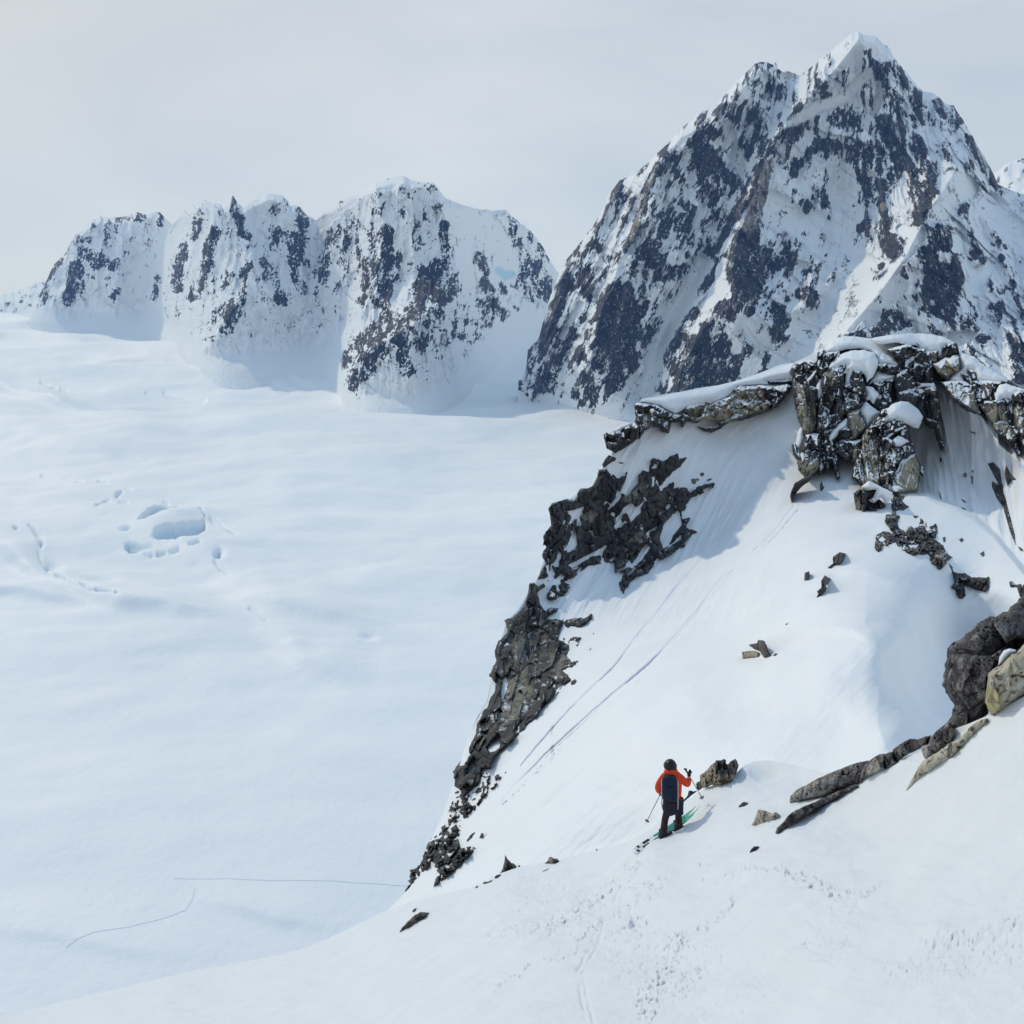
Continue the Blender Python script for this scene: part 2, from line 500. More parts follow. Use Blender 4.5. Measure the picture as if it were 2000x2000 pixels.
def build_glacier():
    cols = np.concatenate([np.arange(-900, -60, 30), np.arange(-60, 1260, 2.3), np.arange(1260, 2700, 40)])
    rows = np.concatenate([np.arange(600, 1390, 2.1), np.arange(1390, 1960, 5), np.arange(1960, 2700, 40)])
    X, Y = np.meshgrid(cols, rows)
    R = glR(X, Y)
    P = unproj(X, Y, R)
    P[..., 2] = gl_base(R)
    x, y = P[..., 0], P[..., 1]
    dz = 30.0 * fbm(x / 520, y / 360, 3, 4, .42) + 4.0 * fbm(x / 150, y / 90, 5, 3) * sstep(300, 1200, R)
    dz += 42 * fbm(x / 1500 + 3, y / 800, 11, 3) * sstep(900, 3000, R)
    # rolling creases and swells
    def step_line(pts, h, wd):
        """a swell that breaks along a line: high behind it, falling off in front"""
        pts = np.array(pts)
        yl = sum(np.interp(X + o, pts[:, 0], pts[:, 1]) for o in (-60, -45, -30, -15, 0, 15, 30, 45, 60)) / 9
        ln = pts[-1, 0] - pts[0, 0]
        inx = sstep(pts[0, 0] - 20, pts[0, 0] + .4 * ln, X) if pts[0, 0] > 20 else 1.0
        inx = inx * (1 - sstep(pts[-1, 0] - .45 * ln, pts[-1, 0], X))
        d = (Y - yl) + 6 * fbm(X / 90, Y / 60, 77, 2)
        return 2.5 * h * inx * np.where(d < 0, np.exp(-(d / wd) ** 2), np.exp(-(d / (wd * .28)) ** 2))
    dz += step_line(ZG((1115, 945), (1300, 1030), (1520, 1105), (1720, 1110), (1932, 1170), (2150, 1180)), 7.0, 45)
    dz += step_line(ZG((200, 850), (320, 960), (450, 1045), (620, 1085), (800, 1100), (1100, 1120), (1400, 1150)), 7.0, 45)
    dz += step_line(ZG((0, 1005), (200, 1030), (500, 1080)), 5.0, 35)
    dz += step_line(ZG((1380, 1180), (1500, 1290), (1600, 1365), (1800, 1430), (2050, 1450)), 6.0, 60)
    dz += step_line(ZG((700, 600), (1000, 780), (1300, 930), (1600, 990), (1900, 1000)), 4.0, 60)
    dz += step_line(ZG((-60, 700), (0, 760), (130, 840), (300, 960)), 5.0, 45)
    dz += step_line(ZGB((760, 870), (960, 905), (1080, 960), (1200, 990), (1300, 995), (1500, 998)), 3.0, 50)
    dz += step_line(ZGB((-100, 1000), (100, 1025), (280, 1040), (420, 1090), (600, 1135), (800, 1120), (1000, 1110)), 2.0, 60)
    dz += step_line([(-60, 655), (60, 657), (130, 664), (210, 660), (260, 672)], 14.0, 12)
    dz += step_line([(-60, 742), (40, 765), (120, 785), (220, 805)], 10.0, 18)
    dz += step_line([(-60, 640), (80, 643), (190, 641), (290, 647)], 10.0, 8)
    dz += step_line([(150, 700), (260, 705), (340, 690), (400, 712)], 12.0, 14)
    dz += step_line([(0, 850), (150, 880), (300, 890), (420, 940)], 5.0, 60)
    dz += step_line([(380, 850), (520, 880), (700, 910), (900, 940)], 4.0, 60)
    # ice fall below the buttress
    m = np.exp(-((X - 590) / 85) ** 4 - ((Y - 728 - (590 - X) * 0.16) / 27) ** 4)
    dz += m * (20 * ridged(X / 75 + Y / 60, Y / 13 - X / 90, 21, 3) - 8)
    # lumps left of the crevasses
    for cx, cy, a, sx, sy in ((100, 1105, -7, 18, 9), (195, 1140, -8, 30, 10), (130, 1125, 4, 25, 9), (240, 1120, 4, 40, 12), (720, 1248, -6, 16, 6),
                              (575, 1270, 4, 22, 8), (430, 1090, -5, 10, 9), (80, 1072, -5, 6, 10)):
        dz += a * np.exp(-((X - cx) / sx) ** 2 - ((Y - cy) / sy) ** 2)
    ice = np.zeros(X.shape)
    # open crevasses: real holes with a snow bridge between them
    def hole(pts, depth, e=6.0):
        depth *= .62
        s = poly_sd(X, Y, pts) + 2.2 * fbm(X / 16, Y / 12, 41, 2)
        ice[...] = np.maximum(ice, sstep(.5, 4, s) * .85)
        return -depth * sstep(-1.0, e, s)
    dz += 13 * np.exp(-((X - 335 - (1030 - Y) * .9) / 55) ** 2 - ((Y - 1026 + (X - 335) * .22) / 17) ** 2)
    dz += hole(ZG((735, 655), (775, 595), (830, 530), (900, 518), (965, 525), (1035, 540), (930, 552), (890, 590), (850, 625), (790, 650)), 26)
    dz += hole(ZG((825, 695), (900, 675), (1000, 655), (1080, 625), (1110, 612), (1116, 690), (1065, 728), (940, 735), (855, 735)), 34)
    dz += hole(ZG((640, 680), (690, 668), (725, 678), (700, 696), (655, 695)), 14)
    dz += hole(ZG((665, 742), (700, 728), (760, 738), (850, 752), (780, 765), (700, 775)), 12)
    dz += hole(ZG((1145, 810), (1175, 785), (1198, 782), (1195, 830), (1160, 830)), 12)
    dz += hole(ZG((205, 750), (220, 720), (240, 745), (225, 775)), 12)
    dz += hole(ZG((220, 835), (260, 832), (315, 862), (290, 882), (240, 860)), 12)
    dz += hole(ZG((440, 1015), (480, 1020), (550, 1055), (490, 1050)), 9)
    dz += hole(ZG((530, 620), (610, 590), (622, 595), (560, 618)), 8)
    dz += hole(ZG((628, 545), (650, 545), (645, 558)), 8)
    dz += hole(ZG((925, 738), (1030, 738), (960, 748)), 8)
    dz += line_bump(X, Y, ZG((210, 800), (270, 905), (330, 960), (430, 1005)), -5, 2.5)
    dz += line_bump(X, Y, ZG((1105, 600), (1150, 610), (1195, 628)), -6, 2.5)
    dz += line_bump(X, Y, ZG((1345, 1095), (1400, 1135), (1440, 1165)), -4, 2.0)
    dz += line_bump(X, Y, ZG((1160, 840), (1190, 870), (1230, 890)), -4, 2.5)
    for l in ([(245, 1072), (290, 1084), (345, 1082), (390, 1074)], [(392, 1008), (425, 1030), (468, 1060)], [(185, 1002), (212, 985), (238, 966)], [(290, 1058), (330, 1064), (372, 1060)], [(95, 1120), (140, 1150), (185, 1178), (230, 1190)], [(30, 1050), (60, 1045), (75, 1060)]):
        lb = line_bump(X + 3 * fbm(X / 15, Y / 15, 9, 2), Y, l, 1, 2.6) * sstep(-.25, .1, fbm(X / 22, Y / 22, 12, 2))
        dz -= 8 * lb; ice[...] = np.maximum(ice, .6 * lb)
    for l in (((225, 337), (245, 340)), ((535, 396), (575, 402)), ((410, 392), (440, 394)), ((645, 518), (685, 514)), ((885, 498), (905, 502)), ((680, 445), (710, 450))):
        dz += line_bump(X, Y, ZG(*l), -5, 2.5)
    for l in (((80, 745), (95, 747)), ((100, 751), (108, 752)), ((118, 755), (130, 756)), ((140, 640), (270, 646)), ((470, 735), (520, 722)), ((285, 758), (400, 770)), ((320, 755), (395, 772))):
        dz += line_bump(X, Y, l, -9, 2.5)
    P[..., 2] += dz * np.clip(R / 1500, .25, 1)
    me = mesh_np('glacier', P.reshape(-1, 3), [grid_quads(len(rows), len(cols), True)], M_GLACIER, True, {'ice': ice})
    global GL
    GL = (cols, rows, P)
    tag(link('glacier', me), 'wide snow covered glacier with smooth swells below the mountains', kind='structure')

# ------------------------------------------------------------------ a steep face hung from a crest line, with a back slope
def face_sheet(cols, top, bottom, Rfun, nrow, back, disp=None, power=1.0):
    t = np.linspace(0, 1, nrow) ** power
    tp, bt = top(cols), bottom(cols)
    X = np.broadcast_to(cols, (nrow, len(cols))).copy()
    Y = tp + t[:, None] * (bt - tp)
    R = Rfun(X, Y)
    if disp is not None:
        R = R + disp(X, Y, R)
    P = unproj(X, Y, R)
    ux, uy, uz = ray(X[0], Y[0])
    rows = []
    for dR, ds in back:
        q = P[0].copy()
        q[:, 0] += ux * dR; q[:, 1] += uy * dR
        q[:, 2] = np.maximum(q[:, 2] + dR * (uz - ds), -570)
        rows.append(q)
    foot = P[-1].copy(); foot[:, 2] = np.maximum(foot[:, 2] - P[-1][:, 1] * .03, -590)
    foot[:, :2] *= .94
    A = np.concatenate([np.stack(rows[::-1]), P])
    A[-1] = foot
    return X, Y, R, A

def ridge_field(X, Y, ridges):
    o = np.zeros(X.shape)
    for pts, amp, wd in ridges:
        d = seg_dist(X, Y, pts)
        o += amp * (np.exp(-d / wd) if amp > 0 else np.exp(-(d / wd) ** 2))
    return o

def uniform(n):
    r = np.empty(n.size); r[np.argsort(n.ravel())] = np.linspace(0, 1, n.size)
    return r.reshape(n.shape)

def density(X, Y, base, strokes, snows):
    D = np.full(X.shape, base)
    wx = X + 7 * fbm(X / 22, Y / 22, 71, 3); wy = Y + 7 * fbm(X / 22 + 9, Y / 22, 72, 3)
    for pts, wd, de in strokes:
        if len(pts) == 1: pts = [pts[0], (pts[0][0] + .1, pts[0][1])]
        D = np.maximum(D, de * sstep(1.25, 0.55, seg_dist(wx, wy, pts) / wd))
    for pts, de in [s for s in snows if len(s) == 2]:
        D = np.maximum(D, de * sstep(-7, 7, poly_sd(wx, wy, pts)))
    for pts, wd, de in [s for s in snows if len(s) == 3]:
        k = sstep(1.3, 0.6, seg_dist(wx, wy, pts) / wd)
        D = D * (1 - k) + (de - .14) * k
    return D

def pad_back(a, n, v=0.0):
    return np.concatenate([np.full((n, a.shape[1]), v), a])

# ------------------------------------------------------------------ right-hand peak
R_TOP = ZC((75, 1130)) + [(1027, 724), (1031, 684), (1053, 659), (1064, 615), (1075, 579), (1085, 554), (1096, 521), (1107, 507), (1133, 474), (1158, 441),
    (1180, 405), (1188, 382), (1198, 369), (1210, 352), (1223, 347), (1252, 329), (1270, 314), (1285, 298), (1311, 274), (1333, 247), (1352, 235), (1362, 223), (1388, 212),
    (1396, 208), (1414, 186), (1445, 153), (1476, 124), (1485, 121), (1497, 121), (1511, 127), (1515, 119), (1519, 134), (1530, 141), (1538, 139), (1552, 143), (1559, 148), (1569, 142),
    (1590, 127), (1605, 113), (1621, 101), (1640, 84), (1663, 66), (1678, 61), (1684, 67), (1709, 70), (1725, 85), (1738, 95), (1745, 111), (1758, 128), (1771, 142),
    (1793, 170), (1802, 178), (1822, 181), (1833, 189), (1846, 203), (1862, 205), (1872, 222), (1880, 233), (1901, 269), (1912, 290), (1926, 311), (1937, 333), (1949, 360),
    (1975, 372), (2000, 380), (2060, 395), (2200, 470)]
R_RB = RBF([(1000, 800, 3560), (1050, 790, 3480), (1120, 815, 3250), (1300, 800, 2950), (1500, 760, 2800), (1700, 720, 2650), (2000, 800, 2300), (2200, 850, 2200),
            (1040, 690, 3540), (1090, 540, 3680), (1180, 405, 3680), (1330, 250, 3700), (1490, 120, 3760), (1560, 145, 3760), (1690, 62, 3700), (1800, 175, 3700), (1900, 270, 3660),
            (1950, 360, 3560), (2050, 395, 3480), (2200, 470, 3400), (1250, 560, 3330), (1500, 450, 3300), (1500, 620, 3050), (1680, 500, 3130), (1720, 330, 3360), (1850, 450, 3030), (1950, 560, 2850),
            (1650, 620, 2900), (1400, 700, 2960)])
R_RIDGES = [
    ([(1690, 62), (1640, 125), (1560, 215), (1490, 300), (1450, 400), (1430, 520), (1440, 610)], 230, 48),
    ([(1480, 122), (1430, 215), (1330, 270), (1280, 330), (1250, 420), (1210, 520), (1170, 620), (1150, 720)], 160, 48),
    ([(1180, 405), (1120, 520), (1070, 640), (1060, 740)], 60, 30),
    ([(1870, 330), (1810, 420), (1770, 500), (1720, 570), (1650, 650), (1600, 710)], 290, 58),
    ([(1720, 80), (1800, 185), (1900, 285), (1949, 360)], 50, 35),
    ([(1720, 120), (1745, 250), (1800, 340)], 60, 35),
    ([(1470, 580), (1390, 620), (1340, 700), (1330, 770)], 100, 45),
    ([(1640, 520), (1560, 600), (1500, 650)], 70, 35),
    ([(1285, 300), (1265, 420), (1230, 540), (1190, 700)], 50, 20),
    ([(1540, 145), (1470, 270), (1440, 350), (1405, 450), (1350, 560), (1290, 660), (1265, 770)], -190, 36),
    ([(1660, 380), (1660, 500), (1620, 600), (1570, 700)], -120, 55),
    ([(1930, 390), (1960, 480), (1990, 600)], -60, 50),
]
R_STROKES = [
    (ZA((1400, 690), (1480, 850), (1480, 1100)), 26, .95), (ZA((1560, 880), (1640, 960)), 13, .8), (ZA((1420, 520), (1500, 620)), 20, .65), (ZA((1650, 450), (1800, 600), (1770, 740)), 22, .7),
    (ZA((1100, 870), (1000, 1080), (960, 1280), (870, 1500)), 11, .97), (ZA((1150, 780), (1250, 1000)), 22, .6), (ZA((1180, 1250), (1290, 1300)), 24, .85), (ZA((1300, 1150), (1380, 1220)), 13, .8),
    (ZA((800, 1010), (700, 1160), (560, 1380)), 16, .7), (ZA((850, 1100), (780, 1240)), 22, .6), (ZA((620, 1420), (520, 1500)), 20, .65),
    (ZA((1000, 1450), (1200, 1540)), 22, .6), (ZA((1350, 1400), (1400, 1500)), 20, .5), (ZA((1880, 880), (1720, 1180), (1560, 1400), (1500, 1540)), 18, .85),
    (ZA((1750, 1350), (1850, 1500)), 16, .8), (ZA((1800, 150), (1900, 300)), 26, .55), (ZA((1700, 350), (1800, 500)), 20, .5),
    (ZC((480, 380), (400, 440), (330, 600), (240, 800), (130, 1000)), 20, .85), (ZC((580, 460), (680, 560), (560, 640)), 22, .8), (ZC((430, 800), (330, 1000), (250, 1180)), 24, .92), (ZC((500, 900), (520, 950)), 11, .9),
    (ZC((1000, 160), (1100, 240), (1150, 320)), 24, .85), (ZC((820, 480), (750, 760), (700, 1000)), 30, 1.0), (ZC((850, 480), (880, 700), (850, 1000), (780, 1150)), 26, 1.0), (ZC((920, 1020), (760, 1200)), 14, .9),
    (ZC((980, 600), (970, 760)), 12, .7), (ZC((1080, 480), (1000, 800)), 26, .45), (ZC((1520, 80), (1490, 250), (1470, 400)), 16, .9), (ZC((1410, 420), (1380, 500)), 8, .9),
    (ZC((1750, 50), (1700, 300), (1770, 560)), 28, .95), (ZC((1880, 150), (1850, 400)), 16, .9), (ZC((1300, 650), (1450, 600), (1650, 560), (1640, 650)), 14, .85), (ZC((1580, 640), (1560, 720)), 16, .9),
    (ZC((1220, 800), (1180, 950), (1230, 1040)), 20, .92), (ZC((1330, 850), (1300, 1200)), 26, .97), (ZC((1450, 850), (1400, 1150)), 26, .97), (ZC((1580, 850), (1550, 1150)), 26, .95), (ZC((1680, 980), (1640, 1130)), 16, .85), (ZC((1450, 730), (1500, 800)), 14, .8),
    (ZC((560, 1100), (600, 1250)), 16, .55), (ZC((500, 1280), (520, 1310)), 8, .8), (ZC((420, 980), (380, 1080)), 14, .7),
    (ZB((720, 80), (640, 190)), 6, .6), (ZB((905, 135)), 6, .9), (ZB((760, 240), (820, 260)), 14, .5), (ZB((590, 480)), 11, .9), (ZB((640, 400)), 14, .6), (ZB((400, 550), (370, 575)), 8, .9), (ZB((850, 415)), 7, .8), (ZB((960, 210), (1060, 300)), 10, .85),
    (ZB((1070, 330), (1150, 420), (1230, 560)), 12, .85), (ZB((870, 200), (930, 300), (990, 420)), 10, .7), (ZB((1340, 530), (1440, 640), (1440, 720)), 14, .9), (ZB((1450, 560), (1500, 660)), 10, .9), (ZB((1560, 780), (1640, 920), (1730, 1080)), 13, .97),
    (ZB((420, 640), (300, 800), (260, 900)), 18, .8), (ZB((480, 680), (640, 620), (760, 680)), 22, .6), (ZB((540, 830), (720, 900), (900, 860), (940, 940)), 24, .7), (ZB((380, 940), (360, 1020)), 14, .75), (ZB((800, 980), (830, 1050)), 14, .75),
    (ZB((980, 650), (1020, 780), (1080, 900), (1180, 1010)), 20, .92), (ZB((1000, 560), (1080, 700)), 14, .6), (ZB((1180, 500), (1250, 640), (1330, 720)), 14, .8), (ZB((1160, 780), (1250, 900), (1380, 920)), 22, .6), (ZB((1120, 600), (1150, 640)), 8, .8),
    (ZB((1060, 1000), (1000, 1120), (900, 1160)), 17, .92), (ZB((890, 1080), (920, 1200)), 16, .95), (ZB((1340, 980), (1380, 1040), (1280, 1150), (1180, 1080)), 20, .85), (ZB((1150, 1180), (1220, 1240)), 18, .8), (ZB((1000, 1280), (1200, 1330)), 24, .8), (ZB((1440, 1000), (1500, 980)), 8, .7),
    (ZB((1540, 1200), (1450, 1300)), 14, .75), (ZB((1600, 1080), (1700, 1120)), 14, .5), (ZB((430, 1230), (490, 1290)), 13, .8), (ZB((510, 1140), (540, 1180)), 8, .7), (ZB((610, 1320)), 8, .7), (ZB((720, 1180), (760, 1230)), 10, .4),
    (ZD((100, 500), (200, 560), (180, 620)), 20, .9), (ZD((60, 420), (40, 800)), 22, .97), (ZD((200, 750), (100, 860)), 12, .7), (ZD((350, 450), (260, 560)), 18, .55), (ZD((420, 780), (520, 830), (480, 900)), 20, .85), (ZD((590, 740), (620, 690), (660, 685)), 9, .9),
    (ZD((240, 900), (280, 1000), (230, 1060)), 20, .92), (ZD((450, 920), (330, 980)), 10, .8), (ZD((830, 300), (800, 340)), 9, .9), (ZD((960, 320), (980, 450), (1080, 420), (1160, 400)), 18, .88), (ZD((1140, 250), (1250, 280), (1180, 320)), 15, .92), (ZD((950, 600)), 10, .95),
    (ZD((1050, 480), (1020, 520)), 8, .8), (ZD((1280, 380), (1400, 360), (1380, 440)), 20, .88), (ZD((1250, 520), (1330, 640), (1300, 760)), 24, .92), (ZD((1440, 620), (1440, 800), (1380, 900)), 26, .9), (ZD((1200, 750), (1220, 880)), 16, .7), (ZD((1050, 880), (1090, 1000)), 16, .9),
    (ZD((920, 930), (1000, 1020), (1180, 1000)), 14, .7), (ZD((1100, 620), (1120, 680)), 8, .9), (ZD((1550, 520), (1700, 430), (1750, 400)), 14, .65), (ZD((1680, 560), (1780, 540)), 11, .85), (ZD((1800, 460), (1860, 470)), 7, .9), (ZD((1780, 750), (1840, 720)), 13, .85),
    (ZD((1900, 820), (1932, 820)), 11, .8), (ZD((1550, 950), (1650, 900), (1750, 900)), 20, .6), (ZD((1660, 950), (1740, 990)), 12, .85), (ZD((1640, 1090), (1680, 1090)), 9, .95), (ZD((1850, 1150), (1920, 1200), (1932, 1380)), 22, .75), (ZD((1600, 820), (1700, 800)), 12, .45),
    ([(1949, 358), (1965, 365)], 8, .4), ([(1120, 790), (1128, 800)], 8, .8),
]
R_SNOWS = [
    (ZB((800, 50), (900, 100), (980, 180)), 20, .04), (ZB((800, 60), (690, 220)), 22, .06), (ZB((860, 330), (700, 500), (520, 560), (340, 660)), 11, .12), (ZD((500, 350), (700, 520), (800, 640), (700, 850), (620, 950)), 38, .03),
    (ZD((200, 160), (320, 250), (400, 330)), 26, .08), (ZD((240, 330), (160, 260)), 10, .03), (ZA((1620, 560), (1700, 760), (1720, 900)), 9, .06), (ZC((1450, 250), (1350, 450), (1200, 700), (1080, 900), (1050, 1150)), 17, .05), (ZC((1600, 420), (1450, 560)), 12, .05),
    (ZC((980, 20), (910, 150)), 8, .05), (ZC((510, 560), (380, 800)), 7, .1), (ZC((430, 260)), 9, .08), (ZC((1180, 560), (1100, 700)), 14, .25), (ZC((1750, 720), (1850, 800), (1900, 850)), 18, .15), (ZD((450, 1000), (500, 1150), (300, 1250)), 32, .08),
    (ZD((1560, 60), (1420, 180), (1300, 260)), 17, .05), (ZD((1230, 360), (1100, 540), (940, 760), (750, 1000)), 12, .12), (ZD((1080, 720), (960, 840), (880, 960)), 16, .15), (ZD((1130, 180)), 12, .05), (ZD((1100, 350), (1180, 370)), 12, .05),
    (ZD((1700, 180), (1800, 300), (1932, 420)), 26, .03), (ZD((1650, 640), (1600, 740)), 18, .05), (ZD((1450, 1100), (1550, 1080)), 14, .06), ([(1060, 790), (1120, 830), (1250, 800)], 22, .02), ([(1200, 800), (1240, 745), (1290, 790)], 14, .02),
    (ZB((1560, 900), (1480, 800)), 7, .1), (ZB((1350, 1100), (1440, 1020), (1540, 1100)), 13, .08), (ZA((1800, 100), (1650, 280), (1500, 440)), 5, .02), (ZA((1350, 600), (1240, 700)), 8, .03), (ZB((950, 450), (900, 600)), 8, .2),
]
R_TAN = [(ZB((190, 960), (120, 1150), (40, 1380)), 13), (ZD((140, 60), (60, 300)), 15), (ZA((1090, 880), (990, 1110), (900, 1430)), 6), (ZD((970, 190)), 9)]

def build_peak():
    cols = np.concatenate([np.arange(1012, 2010, 1.9), np.arange(2012, 2205, 14)])
    top0 = interp(R_TOP)
    top = lambda c: top0(c) + 2.2 * fbm(c / 7, c * 0, 88, 3) * sstep(1010, 1060, c)
    bottom = interp([(1000, 760), (1020, 765), (1045, 795), (1080, 810), (1140, 830), (1250, 840), (1400, 810), (1550, 760), (1700, 720), (1850, 740), (2000, 820), (2200, 860)])
    def disp(X, Y, R):
        mx, my = X * R / F, Y * R / F
        a = 0.45
        u, v = mx * math.cos(a) + my * math.sin(a), -mx * math.sin(a) + my * math.cos(a)
        o = -ridge_field(X, Y, R_RIDGES)
        damp = sstep(820, 700, Y) * sstep(0, 25, Y - top(X)) * .85 + .15
        sm = 1 - 0.75 * sstep(.25, .08, density(X, Y, .3, [], R_SNOWS))
        U = X + np.interp(X, [1050, 1400, 1650, 1780, 1950], [.42, .40, .10, -.22, -.35]) * (Y - 420)
        U = U + 7 * fbm(X / 40, Y / 40, 90, 3)
        o -= damp * sm * (78 * ridged(U / 46, Y / 260, 5, 4) + 30 * fbm(U / 20, Y / 45, 9, 4))
        H, e = facets(mx, my, 55, 77, 1, 1.7, 1.6)
        o -= damp * sm * 34 * H
        return o * sstep(-2, 16, Y - top(X))
    X, Y, R, A = face_sheet(cols, top, bottom, lambda x, y: R_RB(x, y), 340, [(25, .5), (120, .7), (500, .8), (1400, .9)], disp)
    U = X + np.interp(X, [1050, 1400, 1650, 1780, 1950], [.42, .40, .10, -.22, -.35]) * (Y - 420)
    U = U + 7 * fbm(X / 40, Y / 40, 90, 3)
    rib = ridged(U / 46, Y / 260, 5, 4)
    n = uniform(.9 * fbm(U / 13, Y / 48, 51, 5, .65) + .55 * fbm(X / 30, Y / 34, 50, 3) + .45 * fbm(U / 5.5, Y / 12, 53, 3, .7) - .75 * rib)
    D = density(X, Y, .31, R_STROKES, R_SNOWS)
    D *= sstep(815, 770, Y + 10 * fbm(X / 20, Y / 20, 6, 2))
    tan = np.zeros(X.shape)
    for p, wd in R_TAN:
        if len(p) == 1: p = [p[0], (p[0][0] + .1, p[0][1])]
        tan = np.maximum(tan, sstep(1.2, .7, seg_dist(X + 3 * fbm(X / 12, Y / 12, 4, 2), Y, p) / wd))
    D = np.maximum(D, tan * .93)
    rock = (D - n) * 1.1
    rock[-8:] = -1
    nb = A.shape[0] - X.shape[0]
    me = mesh_np('mountain', A.reshape(-1, 3), [grid_quads(A.shape[0], A.shape[1], True)], M_MTN, True,
                 {'rock': pad_back(rock, nb, -1), 'tan': pad_back(tan, nb)})
    tag(link('mountain', me), 'steep twin topped peak of dark rock and snow, highest in view', kind='structure')

# ------------------------------------------------------------------ left-hand massif
L_TOP = [(60, 615), (66, 600), (72, 586), (90, 550), (105, 517), (127, 496), (145, 459), (163, 445), (181, 427), (189, 429), (196, 419), (200, 426), (217, 425), (236, 424), (254, 420), (268, 414), (286, 420), (297, 416), (306, 412), (313, 415), (322, 425), (337, 438),
    (348, 427), (362, 412), (371, 404), (376, 398), (382, 402), (390, 398), (395, 391), (403, 391), (413, 396), (431, 398), (437, 410), (441, 402), (449, 400), (453, 384), (455, 381), (459, 388), (463, 395), (471, 403), (475, 406), (486, 398), (495, 390), (507, 389), (518, 380),
    (529, 378), (551, 382), (562, 391), (567, 403), (572, 400), (587, 405), (598, 420), (608, 424), (616, 430), (618, 430), (634, 412), (658, 396), (700, 376), (734, 356), (752, 350), (770, 345), (788, 343), (797, 348), (803, 352), (825, 356), (846, 356), (855, 367),
    (868, 385), (880, 391), (893, 396), (912, 403), (941, 410), (952, 409), (962, 412), (988, 409), (998, 421), (1017, 436), (1038, 452), (1060, 481), (1071, 503), (1089, 532), (1110, 560), (1150, 620)]
L_BOT = [(50, 640), (75, 625), (155, 637), (250, 632), (310, 640), (360, 690), (405, 722), (455, 722), (560, 710), (640, 694), (662, 700), (672, 768), (700, 786), (790, 795), (830, 790), (870, 775), (905, 760), (930, 720), (955, 690), (973, 672), (1000, 645), (1040, 635), (1150, 660)]
L_RB = RBF([(60, 600, 6700), (75, 618, 6500), (155, 632, 6300), (250, 628, 6200), (310, 636, 5950), (405, 720, 4330), (455, 720, 4230), (560, 710, 4380), (640, 694, 4480),
            (672, 766, 3690), (790, 792, 3370), (870, 774, 3480), (930, 718, 4080), (973, 670, 4780), (1040, 634, 5550), (1150, 650, 6000),
            (145, 459, 6700), (268, 414, 6450), (337, 438, 6000), (395, 391, 5550), (455, 382, 5350), (529, 378, 5230), (616, 430, 5150), (700, 376, 4950), (770, 345, 4800), (846, 356, 4730),
            (941, 410, 4980), (998, 421, 5330), (1060, 481, 5700), (1150, 620, 6200), (600, 600, 4760), (450, 620, 4650), (330, 560, 5900), (700, 500, 4800), (880, 560, 4330), (840, 630, 3930), (740, 620, 4300), (960, 560, 4820),
            (720, 690, 3930), (800, 690, 3680), (500, 500, 4950), (200, 540, 6420)], 1e-5)
L_RIDGES = [
    ([(395, 391), (370, 500), (350, 560), (335, 610)], 130, 38), ([(455, 382), (480, 450), (500, 520), (540, 590)], 120, 34), ([(425, 400), (410, 480), (395, 560), (380, 620)], 100, 32),
    ([(529, 378), (580, 440), (590, 520), (600, 570)], 130, 36), ([(640, 408), (650, 480), (640, 560)], 110, 36), ([(734, 356), (750, 450), (735, 540), (710, 610)], 170, 42), ([(788, 343), (800, 430), (810, 500)], 100, 32),
    ([(850, 370), (874, 440), (880, 520), (850, 600), (800, 640), (700, 700), (676, 755)], 260, 48), ([(810, 620), (797, 730)], 140, 36), ([(930, 500), (962, 560), (990, 612)], 170, 34), ([(998, 421), (1040, 490), (1060, 580)], 120, 40),
    ([(145, 459), (145, 540), (100, 600)], 130, 34), ([(181, 427), (205, 500), (230, 570)], 90, 30), ([(268, 414), (240, 470), (230, 540)], 90, 30), ([(470, 580), (425, 650), (395, 690)], 160, 36), ([(480, 500), (550, 590)], 80, 26),
    ([(616, 430), (605, 520), (610, 590)], -110, 26), ([(337, 438), (295, 520), (275, 600)], -120, 32), ([(930, 430), (965, 530), (1000, 590)], -130, 36), ([(690, 400), (690, 520), (670, 620)], -80, 22), ([(500, 420), (520, 500), (560, 620)], -70, 24),
]
